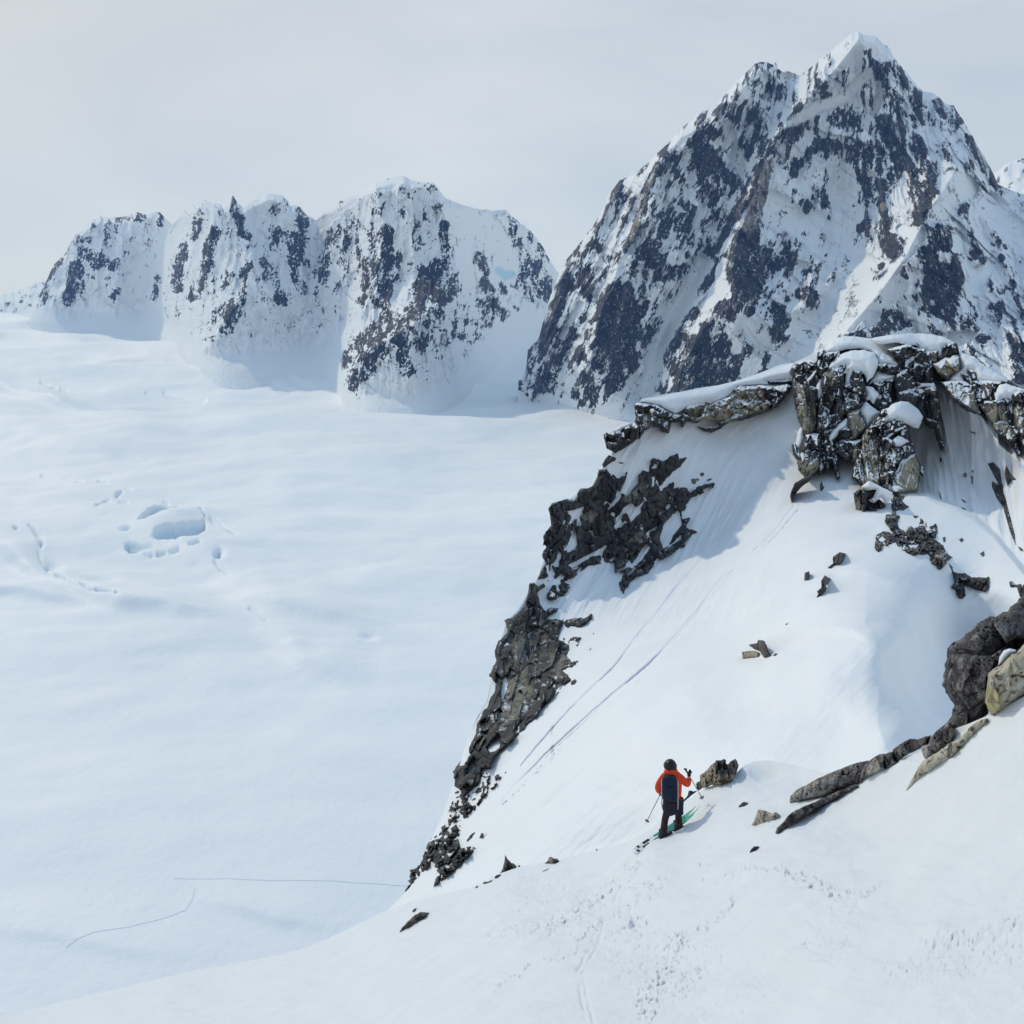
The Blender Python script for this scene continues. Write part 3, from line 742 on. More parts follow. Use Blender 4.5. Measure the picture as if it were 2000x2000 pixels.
L_STROKES = [
    (Z1((380, 480), (350, 540), (270, 640), (220, 810)), 10, .85), (Z1((400, 620), (400, 720), (370, 780)), 20, .92), (Z1((480, 540), (540, 580)), 20, .75), (Z1((420, 550), (450, 480)), 20, .5), (Z1((600, 400), (600, 480)), 14, .6), (Z1((650, 340), (760, 330)), 13, .6), (Z1((850, 340), (880, 380)), 12, .6),
    (Z1((640, 580), (600, 610)), 9, .85), (Z1((690, 530)), 7, .6), (Z1((635, 740), (610, 780)), 9, .7), (Z1((515, 670)), 7, .6), (Z1((470, 410), (500, 390)), 6, .5),
    (Z1((1080, 340), (1040, 430)), 15, .6), (Z1((990, 510), (960, 600), (950, 720)), 14, .85), (Z1((1160, 420), (1130, 520), (1100, 640), (1040, 760)), 14, .8), (Z1((920, 480)), 8, .6), (Z1((840, 680), (840, 770)), 10, .65), (Z1((920, 790)), 5, .7), (Z1((1230, 660), (1130, 730)), 14, .45),
    (Z1((1260, 250), (1260, 330)), 8, .97), (Z1((1290, 340), (1300, 420), (1340, 450)), 11, .85), (Z1((1340, 600), (1310, 640), (1305, 770)), 9, .75), (Z1((1350, 500)), 9, .6), (Z1((1420, 580), (1470, 650), (1520, 800)), 10, .92), (Z1((1440, 670)), 12, .6), (Z1((1390, 690)), 8, .5),
    (Z1((1480, 310), (1540, 270)), 12, .7), (Z1((1560, 460), (1610, 480), (1590, 560)), 20, .85), (Z1((1620, 300), (1640, 400)), 12, .85), (Z1((1480, 420), (1480, 500)), 14, .55), (Z1((1650, 590)), 9, .8), (Z1((1580, 620), (1630, 750)), 11, .65), (Z1((1700, 790)), 6, .7),
    (Z1((1250, 850), (1220, 940)), 17, .85), (Z1((1160, 880), (1290, 790)), 14, .7), (Z1((1310, 860)), 10, .55), (Z1((1100, 1000), (1190, 990)), 6, .6), (Z1((1040, 1040)), 4, .6),
    (Z1((1850, 420), (1780, 480), (1750, 620), (1790, 710)), 18, .65), (Z1((1900, 620)), 14, .7),
    (Z2((120, 450), (150, 560), (90, 640), (120, 700)), 20, .5), (Z2((200, 420), (280, 560), (240, 640)), 20, .55), (Z2((60, 690), (50, 800)), 10, .4), (Z2((370, 230), (380, 300)), 18, .4), (Z2((520, 200), (520, 320)), 12, .5), (Z2((620, 170), (690, 190)), 8, .5), (Z2((270, 380), (330, 400)), 16, .4), (Z2((180, 260), (230, 268)), 3, .7), (Z2((540, 135)), 6, .7),
    (Z2((370, 480), (400, 560)), 22, .8), (Z2((430, 400), (440, 600), (430, 760)), 13, .92), (Z2((340, 600), (350, 750), (390, 780)), 22, .88), (Z2((290, 800), (430, 820)), 12, .6), (Z2((490, 560), (490, 680)), 12, .7), (Z2((560, 600), (550, 640)), 9, .6), (Z2((590, 400), (600, 500)), 11, .65),
    (Z2((660, 330), (730, 280)), 12, .55), (Z2((740, 380), (740, 500), (770, 620)), 11, .9), (Z2((700, 620), (640, 660), (620, 760)), 22, .92), (Z2((730, 640), (720, 760), (790, 700)), 24, .95), (Z2((840, 760), (830, 820)), 9, .6),
    (Z2((930, 550), (970, 640)), 11, .9), (Z2((960, 700), (1000, 800), (1060, 880)), 13, .95), (Z2((1030, 660), (1060, 750)), 8, .8), (Z2((920, 800), (960, 850)), 12, .6), (Z2((890, 590)), 6, .7), (Z2((1130, 840)), 7, .9), (Z2((880, 355), (895, 410)), 4, .6),
    (Z2((1110, 340), (1100, 430)), 9, .65), (Z2((1140, 500), (1180, 600), (1120, 680)), 18, .72), (Z2((1220, 450), (1290, 560)), 16, .5), (Z2((1230, 620), (1280, 740)), 22, .72), (Z2((1180, 720), (1200, 780)), 10, .6),
    (Z2((450, 900), (380, 960), (280, 1060), (220, 1120)), 24, .78), (Z2((400, 1060), (350, 1140), (230, 1250)), 16, .8), (Z2((600, 830), (540, 900), (500, 1000), (520, 1120)), 18, .9), (Z2((700, 880), (620, 1020), (700, 1060)), 24, .72), (Z2((740, 970), (740, 1010)), 11, .95), (Z2((530, 1180), (580, 1150)), 10, .6), (Z2((680, 1130)), 7, .6),
    (Z2((850, 900), (960, 920)), 13, .5), (Z2((800, 960), (940, 1010)), 14, .5), (Z2((1010, 890)), 8, .5), (Z2((780, 870), (800, 900)), 12, .55),
]
L_SNOWS = [(Z2((780, 300), (850, 480), (870, 700)), 16, .02), (Z2((860, 330), (1000, 430), (1080, 560), (1080, 640)), 26, .02), (Z2((350, 180), (480, 150)), 12, .06), (Z1((950, 400), (800, 600), (700, 760)), 22, .05), (Z1((1690, 380), (1690, 600)), 8, .04),
           (Z2((620, 220), (720, 240)), 12, .05), (Z2((640, 960), (560, 900)), 5, .1), (Z2((300, 200), (60, 400)), 10, .12)]

def build_massif():
    cols = np.arange(58, 1130, 1.9)
    top0 = interp(L_TOP)
    top = lambda c: top0(c) + 2.0 * fbm(c / 6, c * 0, 8, 3) * (1 - .7 * sstep(620, 650, c) * sstep(1000, 960, c))
    bot0 = interp(L_BOT)
    bottom = lambda c: bot0(c) + 10
    def disp(X, Y, R):
        mx, my = X * R / F, Y * R / F
        o = -.95 * ridge_field(X, Y, L_RIDGES)
        u, v = mx + .25 * my, my - .25 * mx
        base = sstep(0, 60, bottom(X) - Y)
        sm = (1 - 0.8 * sstep(.2, .05, density(X, Y, .3, [], L_SNOWS)))
        U = X + .12 * Y + 5 * fbm(X / 30, Y / 30, 91, 3)
        o -= base * sm * (46 * ridged(U / 26, Y / 150, 15, 4) + 24 * fbm(U / 12, Y / 26, 19, 4))
        H, e = facets(mx, my, 70, 177, 1, 1.7, 1.6)
        o -= base * sm * 18 * H
        return o * sstep(-2, 14, Y - top(X)) * (base * .6 + .4)
    def apron(fn):
        def f(x, y):
            c1 = x[0]; rb = fn(c1, bottom(c1))
            rb = np.convolve(np.pad(rb, 35, mode='edge'), np.hanning(71) / np.hanning(71).sum(), 'valid')[None, :]
            r = rb + (fn(x, y) - rb) * .6
            k = sstep(50, 0, bottom(x) - y)
            return r - 110 * k
        return f
    X, Y, R, A = face_sheet(cols, top, bottom, apron(lambda x, y: L_RB(x, y)), 230, [(25, .3), (150, .5), (600, .7), (1500, .8)], disp)
    U = X + .12 * Y + 5 * fbm(X / 30, Y / 30, 91, 3)
    rib = ridged(U / 26, Y / 150, 15, 4)
    n = uniform(.55 * fbm(U / 8, Y / 24, 61, 5, .7) + .5 * fbm(X / 22, Y / 26, 60, 3) + .75 * fbm(U / 4, Y / 6, 63, 3, .75) - .5 * rib)
    D = density(X, Y, .03, L_STROKES, L_SNOWS)
    D = D - .5 * sstep(75, 25, bottom(X) - Y + 14 * fbm(X / 30, Y / 30, 44, 3)) * (1 - np.exp(-((X - 690) / 35) ** 2))
    rock = (D * .88 - n) * .95
    rock[-8:] = -1
    nb = A.shape[0] - X.shape[0]
    ice = .8 * sstep(1.2, .5, seg_dist(X + 6 * fbm(X / 9, Y / 9, 3, 2), Y, [(974, 528), (986, 540), (998, 536)]) / 9)
    me = mesh_np('mountain', A.reshape(-1, 3), [grid_quads(A.shape[0], A.shape[1], True)], M_MTN_FAR, True,
                 {'rock': pad_back(rock, nb, -1), 'tan': pad_back(np.zeros(X.shape), nb), 'ice': pad_back(ice, nb)})
    tag(link('mountain', me), 'long snowy massif of jagged spires and buttresses across the glacier', kind='structure')

def build_far_hills():
    for tp, bt, R0, lab, sd, dens in (
        ([(-420, 640), (-200, 600), (-100, 596), (0, 579), (20, 573), (47, 564), (62, 556), (76, 550), (110, 545), (180, 590), (220, 640)], 640, 8300, 'pale hazy hill far off behind the left massif', 5, .12),
        ([(1880, 420), (1925, 372), (1938, 345), (1947, 336), (1955, 329), (1963, 321), (1985, 312), (2000, 308), (2060, 292), (2140, 330), (2300, 380)], 560, 5600, 'small snowy summit behind the right shoulder of the peak', 9, .1)):
        t = interp(tp)
        top = lambda c: t(c) + 2.5 * fbm(c / 9, c * 0, sd, 3)
        cols = np.arange(tp[0][0], tp[-1][0], 3.0)
        def disp(X, Y, R):
            return -(R0 / 3500) * 60 * ridged(X / 60, Y / 110, sd, 4) * sstep(0, 20, Y - top(X))
        X, Y, R, A = face_sheet(cols, top, lambda c: c * 0 + bt, lambda x, y: R0 - 7 * (y - top(x)) * R0 / 5500, 60, [(50, .4), (300, .6), (1500, .7)], disp)
        n = uniform(fbm(X / 12, Y / 14, 61 + sd, 4))
        nb = A.shape[0] - X.shape[0]
        me = mesh_np('mountain', A.reshape(-1, 3), [grid_quads(A.shape[0], A.shape[1], True)], M_MTN_FAR, True, {'rock': pad_back((dens - n) * 1.6, nb, -1), 'tan': pad_back(n * 0, nb)})
        tag(link('mountain', me), lab, kind='structure')

# ------------------------------------------------------------------ near slope the skier stands on
FG_TOP = interp([(-900, 2110), (-300, 2040), (0, 1985), (100, 1962), (250, 1926), (372, 1897), (466, 1880), (540, 1866), (605, 1849), (685, 1812), (740, 1785), (800, 1762), (870, 1745), (927, 1731), (975, 1706), (1022, 1691),
                 (1090, 1680), (1166, 1660), (1217, 1648), (1262, 1625), (1300, 1597), (1335, 1568), (1375, 1541), (1410, 1527), (1436, 1512), (1452, 1496), (1470, 1487), (1502, 1485), (1555, 1496), (1595, 1508), (1640, 1514), (1690, 1506), (1745, 1488), (1800, 1466),
                 (1830, 1448), (1860, 1425), (1900, 1410), (1930, 1397), (2000, 1360), (2200, 1280), (2600, 1180)])
FG_R = RBF([(1312, 1635, 18.3), (1362, 1592, 18.9), (1262, 1658, 18.1), (1557, 1560, 16.4), (1700, 1600, 13.6), (1700, 1500, 15.0), (1900, 1440, 12.3), (2000, 1380, 11.8), (2000, 2000, 6.0), (1500, 2000, 7.6), (1000, 2000, 10.5), (1300, 1850, 11.8), (1600, 1800, 9.4),
            (1000, 1730, 23), (1022, 1691, 26.5), (1217, 1650, 20.8), (1380, 1545, 19.8), (1470, 1495, 20.5), (1555, 1500, 19.2), (1592, 1512, 17.9), (927, 1733, 27), (800, 1762, 31.5), (685, 1812, 36), (466, 1882, 43), (250, 1926, 50), (100, 1962, 54), (0, 2000, 52),
            (500, 2000, 25), (250, 2000, 35), (800, 1900, 20), (1000, 1850, 15.5), (2000, 1270, 13.2), (1800, 1440, 14), (2200, 1150, 14), (2500, 1500, 8), (2500, 2300, 3.5), (-300, 2200, 42), (-900, 2300, 60), (500, 2600, 9), (1000, 2700, 4.2), (1600, 2700, 3.2), (0, 2600, 18),
            (1000, 1930, 12.6), (1300, 1740, 14.6), (1800, 1800, 8.2)])

KS = lambda *p: sc(p, 0.56936, 900, 1500)
def fg_disp(X, Y):
    w_ = lambda pts, wd: sstep(1.3, .3, seg_dist(X + 8 * fbm(X / 30, Y / 30, 5, 2), Y + 6 * fbm(X / 30, Y / 30, 6, 2), pts) / wd)
    m = np.zeros(X.shape)
    for pts, wd, a in ((KS((630, 285), (560, 370), (500, 425), (400, 490), (300, 545)), 17, .9), (KS((300, 540), (180, 560), (90, 590)), 18, .5), (KS((640, 440), (560, 480), (480, 540), (400, 590)), 9, .9), (KS((300, 655), (200, 700), (110, 750)), 9, .9), (KS((400, 630), (330, 670)), 7, .7),
                       (KS((680, 400), (560, 420)), 18, .7), (KS((640, 520), (580, 535)), 15, 1.3), (KS((750, 600), (700, 700), (650, 790), (640, 850)), 26, 1.1), (KS((820, 680), (760, 760)), 22, .8), (KS((880, 395), (960, 352), (1080, 350)), 7, .7), (KS((1100, 355), (1200, 382), (1280, 425), (1330, 430)), 15, .9), (KS((1390, 430), (1440, 405)), 12, .6),
                       (KS((800, 260), (820, 320), (850, 390)), 6, .6), (KS((830, 550), (900, 500), (940, 450)), 9, .9), (KS((1170, 600), (1200, 550)), 7, .6), (KS((1600, 600), (1700, 600), (1800, 575), (1932, 540)), 16, .45), (KS((540, 590), (860, 640)), 40, .35), (KS((300, 450), (700, 700)), 90, .25), (KS((1500, 700), (1750, 650), (1932, 620)), 40, .3), (KS((900, 850), (1300, 560)), 90, .2)):
        m = np.maximum(m, a * w_(pts, wd))
    k = R_cur / 14.0
    pits = sstep(.10, .42, fbm(X / 15 + Y / 30, Y / 9, 23, 4, .6)) * 1.2
    lumps = sstep(.18, .5, fbm(X / 8 + 40, Y / 6, 29, 3)) * .8
    dz = m * k * (-.075 * pits + .05 * lumps)
    dz += -.07 * k * w_(KS((640, 520), (600, 530)), 12)
    # ploughed step at the right edge, and thin sluff lines
    yl = np.interp(X, [1790, 1870, 1950, 2020], [1845, 1843, 1828, 1815])
    on = sstep(1780, 1830, X)
    dz += on * .05 * sstep(-10, 10, yl - Y + 9 * fbm(X / 26, Y / 40, 2, 4)) * sstep(60, 15, yl - Y)
    # packed groove of the ski track that leads to the skis
    for o in (-4, 5):
        dz -= .035 * np.exp(-(seg_dist(X, Y, [(1262 + o, 1658), (1225 + o, 1690), (1190 + o, 1722)]) / 3) ** 2)
    # wind ripples and soft rolls
    calm = 1 - np.exp(-((X - 1312) / 85) ** 2 - ((Y - 1622) / 60) ** 2)
    dz *= calm
    for o in (0, 11):
        pth = [(1150 + o, 2010), (1128 + o, 1900), (1165 + o, 1820), (1215 + o, 1730), (1258 + o, 1668)]
        dz -= .035 * np.exp(-(seg_dist(X + 4 * fbm(X / 20, Y / 20, o, 2), Y, pth) / 3.5) ** 2) * sstep(-.3, .3, fbm(X / 40, Y / 40, 8 + o, 2)) * k
    dz += .09 * calm * fbm(X / 160, Y / 60, 31, 3) * k + .014 * fbm(X / 26 + Y / 40, Y / 10, 33, 3) * k
    # scoops round the rocks
    for cx, cy, a, sx, sy in ((1490, 1500, -.35, 26, 14), (1462, 1486, .15, 18, 8), (1345, 1568, -.08, 22, 10), (1760, 1500, .12, 30, 12)):
        dz += a * np.exp(-((X - cx) / sx) ** 2 - ((Y - cy) / sy) ** 2)
    return dz

def fgR(px, py):
    return FG_R(px, py)

def fg_pt(px, py):
    return Vector(unproj(px, py, float(FG_R(px, py))))

def build_near_slope():
    global R_cur
    cols = np.concatenate([np.arange(-900, 300, 14), np.arange(300, 860, 5), np.arange(860, 2010, 2.1), np.arange(2012, 2600, 12)])
    nr = 250
    tp = FG_TOP(cols) + .8 * fbm(cols / 25, cols * 0, 4, 3)
    t = np.concatenate([np.linspace(0, 1, nr), 1 + np.linspace(.04, 1, 14)])[:, None]
    bot = np.maximum(2060, tp + 120)
    Y = np.where(t <= 1, tp + t * (bot - tp), bot + (t - 1) * 700)
    X = np.broadcast_to(cols, Y.shape).copy()
    R = FG_R(X, Y)
    R_cur = R
    P = unproj(X, Y, R)
    P[..., 2] += fg_disp(X, Y) * sstep(0, 25, Y - tp)
    ux, uy, uz = ray(X[0], Y[0])
    rows = []
    for dR, ds in ((.8, .10), (2, .22), (5, .4), (12, .55), (30, .6)):
        q = P[0].copy(); q[:, 0] += ux * dR; q[:, 1] += uy * dR; q[:, 2] += dR * (uz - ds); rows.append(q)
    last = P[-1].copy(); last[:, 0] *= .05; last[:, 1] = last[:, 1] * .05 - .3; last[:, 2] = -1.75
    A = np.concatenate([np.stack(rows[::-1]), P, last[None]])
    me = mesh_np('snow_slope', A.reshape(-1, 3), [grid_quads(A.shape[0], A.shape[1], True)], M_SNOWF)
    tag(link('snow_slope', me), 'trodden near snow slope under the skier', kind='structure')

# ------------------------------------------------------------------ slope and ridge between the skier and the rock towers
MID_TOP_PTS = [(640, 1860), (700, 1822), (760, 1775), (785, 1750), (800, 1735), (818, 1700), (842, 1640), (864, 1590), (886, 1530), (902, 1480), (914, 1440), (932, 1400), (952, 1365), (967, 1300), (977, 1250), (987, 1215), (1012, 1190), (1037, 1150), (1052, 1125), (1064, 1090), (1075, 1060), (1082, 1010),
    (1092, 990), (1122, 968), (1152, 950), (1167, 922), (1192, 890), (1212, 856), (1243, 812), (1249, 788), (1254, 779), (1290, 771), (1330, 765), (1362, 758), (1414, 751), (1466, 735), (1500, 722), (1525, 712), (1549, 709), (1570, 700), (1585, 692), (1609, 681), (1622, 668), (1645, 656), (1668, 657),
    (1697, 661), (1733, 655), (1774, 650), (1811, 650), (1844, 658), (1868, 671), (1880, 687), (1904, 697), (1924, 715), (1950, 730), (1968, 741), (1992, 752), (2030, 765), (2200, 800), (2500, 860)]
MID_R = RBF([(927, 1733, 45), (1217, 1650, 38), (1340, 1560, 33), (1500, 1486, 31), (1592, 1510, 28), (1750, 1430, 30), (1750, 1250, 46), (1600, 1300, 40), (1500, 1250, 54), (1600, 1150, 62), (1700, 1100, 70), (1700, 960, 108), (1560, 950, 112),
             (1400, 1050, 108), (1250, 1150, 98), (1100, 1250, 85), (1080, 1000, 103), (1180, 900, 112), (1250, 800, 119), (1400, 775, 127), (1530, 745, 131), (1500, 850, 124), (1300, 900, 117), (1150, 1000, 108), (1250, 1000, 111), (1000, 1150, 92), (960, 1300, 79), (1050, 1350, 72), (1200, 1350, 58), (1350, 1350, 48),
             (900, 1450, 67), (1000, 1500, 57), (1150, 1500, 46), (1300, 1480, 39), (830, 1650, 58), (950, 1650, 49), (1100, 1620, 42), (787, 1741, 54), (860, 1735, 48), (700, 1830, 54), (640, 1860, 58),
             (1850, 1080, 82), (1950, 1150, 74), (1820, 1380, 50), (1900, 1380, 56), (1850, 1250, 70), (1950, 1250, 74), (1850, 900, 115), (1950, 1000, 102), (1900, 740, 127), (2000, 800, 119), (1700, 700, 132), (1780, 660, 135), (1700, 850, 121), (1620, 800, 124), (2200, 900, 105), (2200, 1300, 40), (2500, 1400, 36), (1400, 1200, 75), (1450, 1400, 40), (1650, 1420, 33)], 1e-6)
LIP = interp([(1090, 1665), (1120, 1695), (1150, 1690), (1190, 1695), (1215, 1690), (1240, 1705), (1290, 1722), (1330, 1722), (1380, 1713), (1420, 1715), (1470, 1735)])
TRACKS = [Z4((970, 830), (880, 950), (790, 1030), (690, 1100), (640, 1170), (580, 1250), (520, 1320), (460, 1390)) + Z6((1420, 0), (1260, 130), (1100, 270), (990, 370), (870, 480), (780, 575), (700, 650), (630, 740), (560, 830)),
          Z4((985, 850), (890, 965), (800, 1045), (700, 1115), (650, 1185), (470, 1395)) + Z6((1260, 145), (1105, 285), (880, 490)),
          Z4((580, 1060), (480, 1170), (380, 1300), (300, 1390)) + Z6((1250, 0), (1120, 120), (1000, 240), (900, 350), (830, 430), (740, 540)),
          Z4((590, 1065), (500, 1165), (400, 1295)) + Z6((1130, 130), (1010, 250), (840, 440))]
DOTS = [Z4((1020, 820), (900, 950), (800, 1060), (730, 1110)), Z6((1440, 10), (1280, 150), (1100, 310), (930, 470), (800, 600), (650, 740)), Z4((740, 960), (650, 1060)), Z4((1040, 800), (870, 990))]

def mid_disp(X, Y):
    """metres along the line of sight; negative comes forward"""
    o = np.zeros(X.shape)
    side = X - LIP(Y)
    win = sstep(1080, 1140, Y) * sstep(1500, 1430, Y)
    o += win * 3.4 * (1 - np.exp(-np.maximum(side + 2 * fbm(X / 30, Y / 30, 3, 2), 0) / 90)) * sstep(330, 140, side)
    # wind lips across the dome
    yl = np.interp(X, [1500, 1560, 1620, 1660, 1700], [1252, 1234, 1227, 1229, 1246])
    o += 1.3 * sstep(1500, 1580, X) * sstep(1735, 1640, X) * sstep(-4, 16, Y - yl) * sstep(170, 20, Y - yl)
    yl = np.interp(X, [1590, 1640, 1690, 1740], [1120, 1112, 1113, 1125])
    o += 1.6 * sstep(1600, 1650, X) * sstep(1760, 1680, X) * sstep(-3, 14, Y - yl) * sstep(90, 16, Y - yl)
    # near snow dome in front of the fluted wall
    yl = np.interp(X, [1730, 1775, 1810, 1835, 1870, 1905, 1945, 2000, 2060], [975, 963, 965, 978, 990, 1010, 1045, 1112, 1190])
    o += 9.0 * sstep(1745, 1800, X) * sstep(10, -6, Y - yl) * (1 - .55 * sstep(0, 220, yl - Y))
    # flutes
    fl = sstep(1790, 1830, X) * sstep(5, -20, Y - yl) * sstep(720, 790, Y)
    wx = X + (Y - 800) * -.16
    o -= fl * 2.2 * ridged(wx / 48, Y / 330, 12, 3)
    # ridge line of the snow wall under the right-hand cliff
    o -= 3.0 * np.exp(-seg_dist(X, Y, Z4B((1250, 280), (1400, 480), (1620, 640), (1750, 850), (1932, 1000))) / 16) * sstep(720, 760, Y)
    # ski tracks and the dotted trails beside them
    for i, t in enumerate(TRACKS):
        o += (.5 if i != 3 else .3) * sstep(1630, 1430, Y) * np.exp(-(seg_dist(X + 1.2 * fbm(X / 20, Y / 20, i, 2), Y, t) / 2.2) ** 2)
    for i, t in enumerate(DOTS):
        o += .22 * np.exp(-(seg_dist(X, Y, t) / 5) ** 2) * sstep(.1, .5, fbm(X / 4, Y / 4, 55 + i, 2))
    # lens-shaped wind scoop
    s = poly_sd(X, Y, Z6((640, 905), (750, 830), (850, 740), (950, 640), (1060, 560), (1150, 490), (1080, 600), (980, 700), (880, 780), (760, 850)))
    o += .7 * sstep(-4, 30, s)
    # snow fans pouring between the rocks on the shaded wall
    sh = sstep(1560, 1480, X) * sstep(1040, 1120, X) * sstep(830, 900, Y) * sstep(1260, 1180, Y)
    o -= sh * .8 * ridged((X + .55 * Y) / 45, (Y - .4 * X) / 300, 8, 3)
    # soft drifts
    k = sstep(1750, 1500, Y)
    o += .5 * fbm(X / 130, Y / 100, 14, 3) * k + .12 * fbm((X + Y) / 22, (X - Y) / 90, 15, 3)
    # wind scoops and tails at the rocks
    for cx, cy, a, sx, sy in ((1470, 1285, .8, 34, 9), (1535, 1262, .8, 22, 12), (1625, 1125, .7, 16, 8), (1700, 1040, 1.5, 40, 10), (1720, 948, 1.8, 30, 8), (1800, 1000, 1.5, 40, 22), (1700, 1005, -1.2, 60, 14)):
        o += a * np.exp(-((X - cx) / sx) ** 2 - ((Y - cy) / sy) ** 2)
    return o

def midR(px, py):
    px = np.asarray(px, float); py = np.asarray(py, float)
    return MID_R(px, py) + mid_disp(px, py)

def build_ridge_slope():
    cols = np.concatenate([np.arange(640, 780, 6), np.arange(780, 2010, 2.1), np.arange(2012, 2500, 14)])
    t0 = interp(MID_TOP_PTS)
    rg = lambda c: 1.0 * fbm(c / 14, c * 0, 18, 3)
    top = lambda c: t0(c) + rg(c)
    bottom = lambda c: np.maximum(FG_TOP(c) + 60, top(c) + 40)
    X, Y, R, A = face_sheet(cols, top, bottom, lambda x, y: MID_R(x, y), 420, [(1.2, .15), (3, .5), (8, 1.1), (25, 1.5), (70, 1.6)], lambda x, y, r: mid_disp(x, y) * sstep(0, 6, y - top(x)))
    me = mesh_np('snow_ridge', A.reshape(-1, 3), [grid_quads(A.shape[0], A.shape[1], True)], M_SNOW)
    tag(link('snow_ridge', me), 'steep snow ridge and gully between the cliffs and the rock towers', kind='structure')

def build_tracks():
    cols, rows, P = GL
    for pts, wd, lab in (([(340, 1724), (363, 1725), (466, 1727), (606, 1730), (700, 1733), (800, 1737)], .3, 'faint straight ski track across the lower glacier, ending at the cliff foot'),
                         ([(130, 1862), (150, 1851), (186, 1838), (251, 1827), (326, 1804), (363, 1788), (377, 1765), (381, 1745)], .3, 'curving ski track in the hollow at the lower left of the glacier'),
                         ([(330, 772), (435, 804), (569, 838), (700, 860), (750, 874), (830, 889), (909, 904), (1000, 932), (1094, 962)], 1.0, 'long thin ski track slanting over the middle of the glacier')):
        p = np.array(pts, float)
        s = np.concatenate([[0], np.cumsum(np.hypot(*np.diff(p, axis=0).T))])
        q = np.linspace(0, s[-1], int(s[-1] / 3))
        px, py = np.interp(q, s, p[:, 0]), np.interp(q, s, p[:, 1])
        py = py + 1.5 * fbm(px / 60, py / 60, 3, 2)
        ci = np.clip(np.interp(px, cols, np.arange(len(cols))), 0, len(cols) - 1.001); ri = np.clip(np.interp(py, rows, np.arange(len(rows))), 0, len(rows) - 1.001)
        c0, r0 = ci.astype(int), ri.astype(int); fc, fr = (ci - c0)[:, None], (ri - r0)[:, None]
        C = (P[r0, c0] * (1 - fc) + P[r0, c0 + 1] * fc) * (1 - fr) + (P[r0 + 1, c0] * (1 - fc) + P[r0 + 1, c0 + 1] * fc) * fr
        d = np.gradient(C, axis=0); n = np.stack([-d[:, 1], d[:, 0], 0 * d[:, 0]], -1); n /= np.linalg.norm(n, axis=1, keepdims=True)
        up = np.array([0, 0, 1.0])
        V = np.concatenate([C + n * o * wd + up * h for o, h in ((-1.3, -.1), (-.9, .2), (-.35, .05), (.35, .05), (.9, .2), (1.3, -.1))])
        k = len(C); i = np.arange(k - 1)
        f = [np.stack([i + a * k, i + 1 + a * k, i + 1 + (a + 1) * k, i + (a + 1) * k], -1) for a in range(5)]
        tag(link('ski_track', mesh_np('ski_track', V, f, M_TRACK)), lab, kind='structure')

build_glacier()
build_tracks()
build_massif()
build_peak()
build_far_hills()
build_ridge_slope()
build_near_slope()

# ================================================================== ROCKS
def boundary(faces):
    e = np.concatenate([faces[:, [0, 1]], faces[:, [1, 2]], faces[:, [2, 3]], faces[:, [3, 0]]])
    s = np.sort(e, 1)
    k = s[:, 0].astype(np.int64) * 10_000_000 + s[:, 1]
    _, inv, cnt = np.unique(k, return_inverse=True, return_counts=True)
    return e[cnt[inv] == 1]

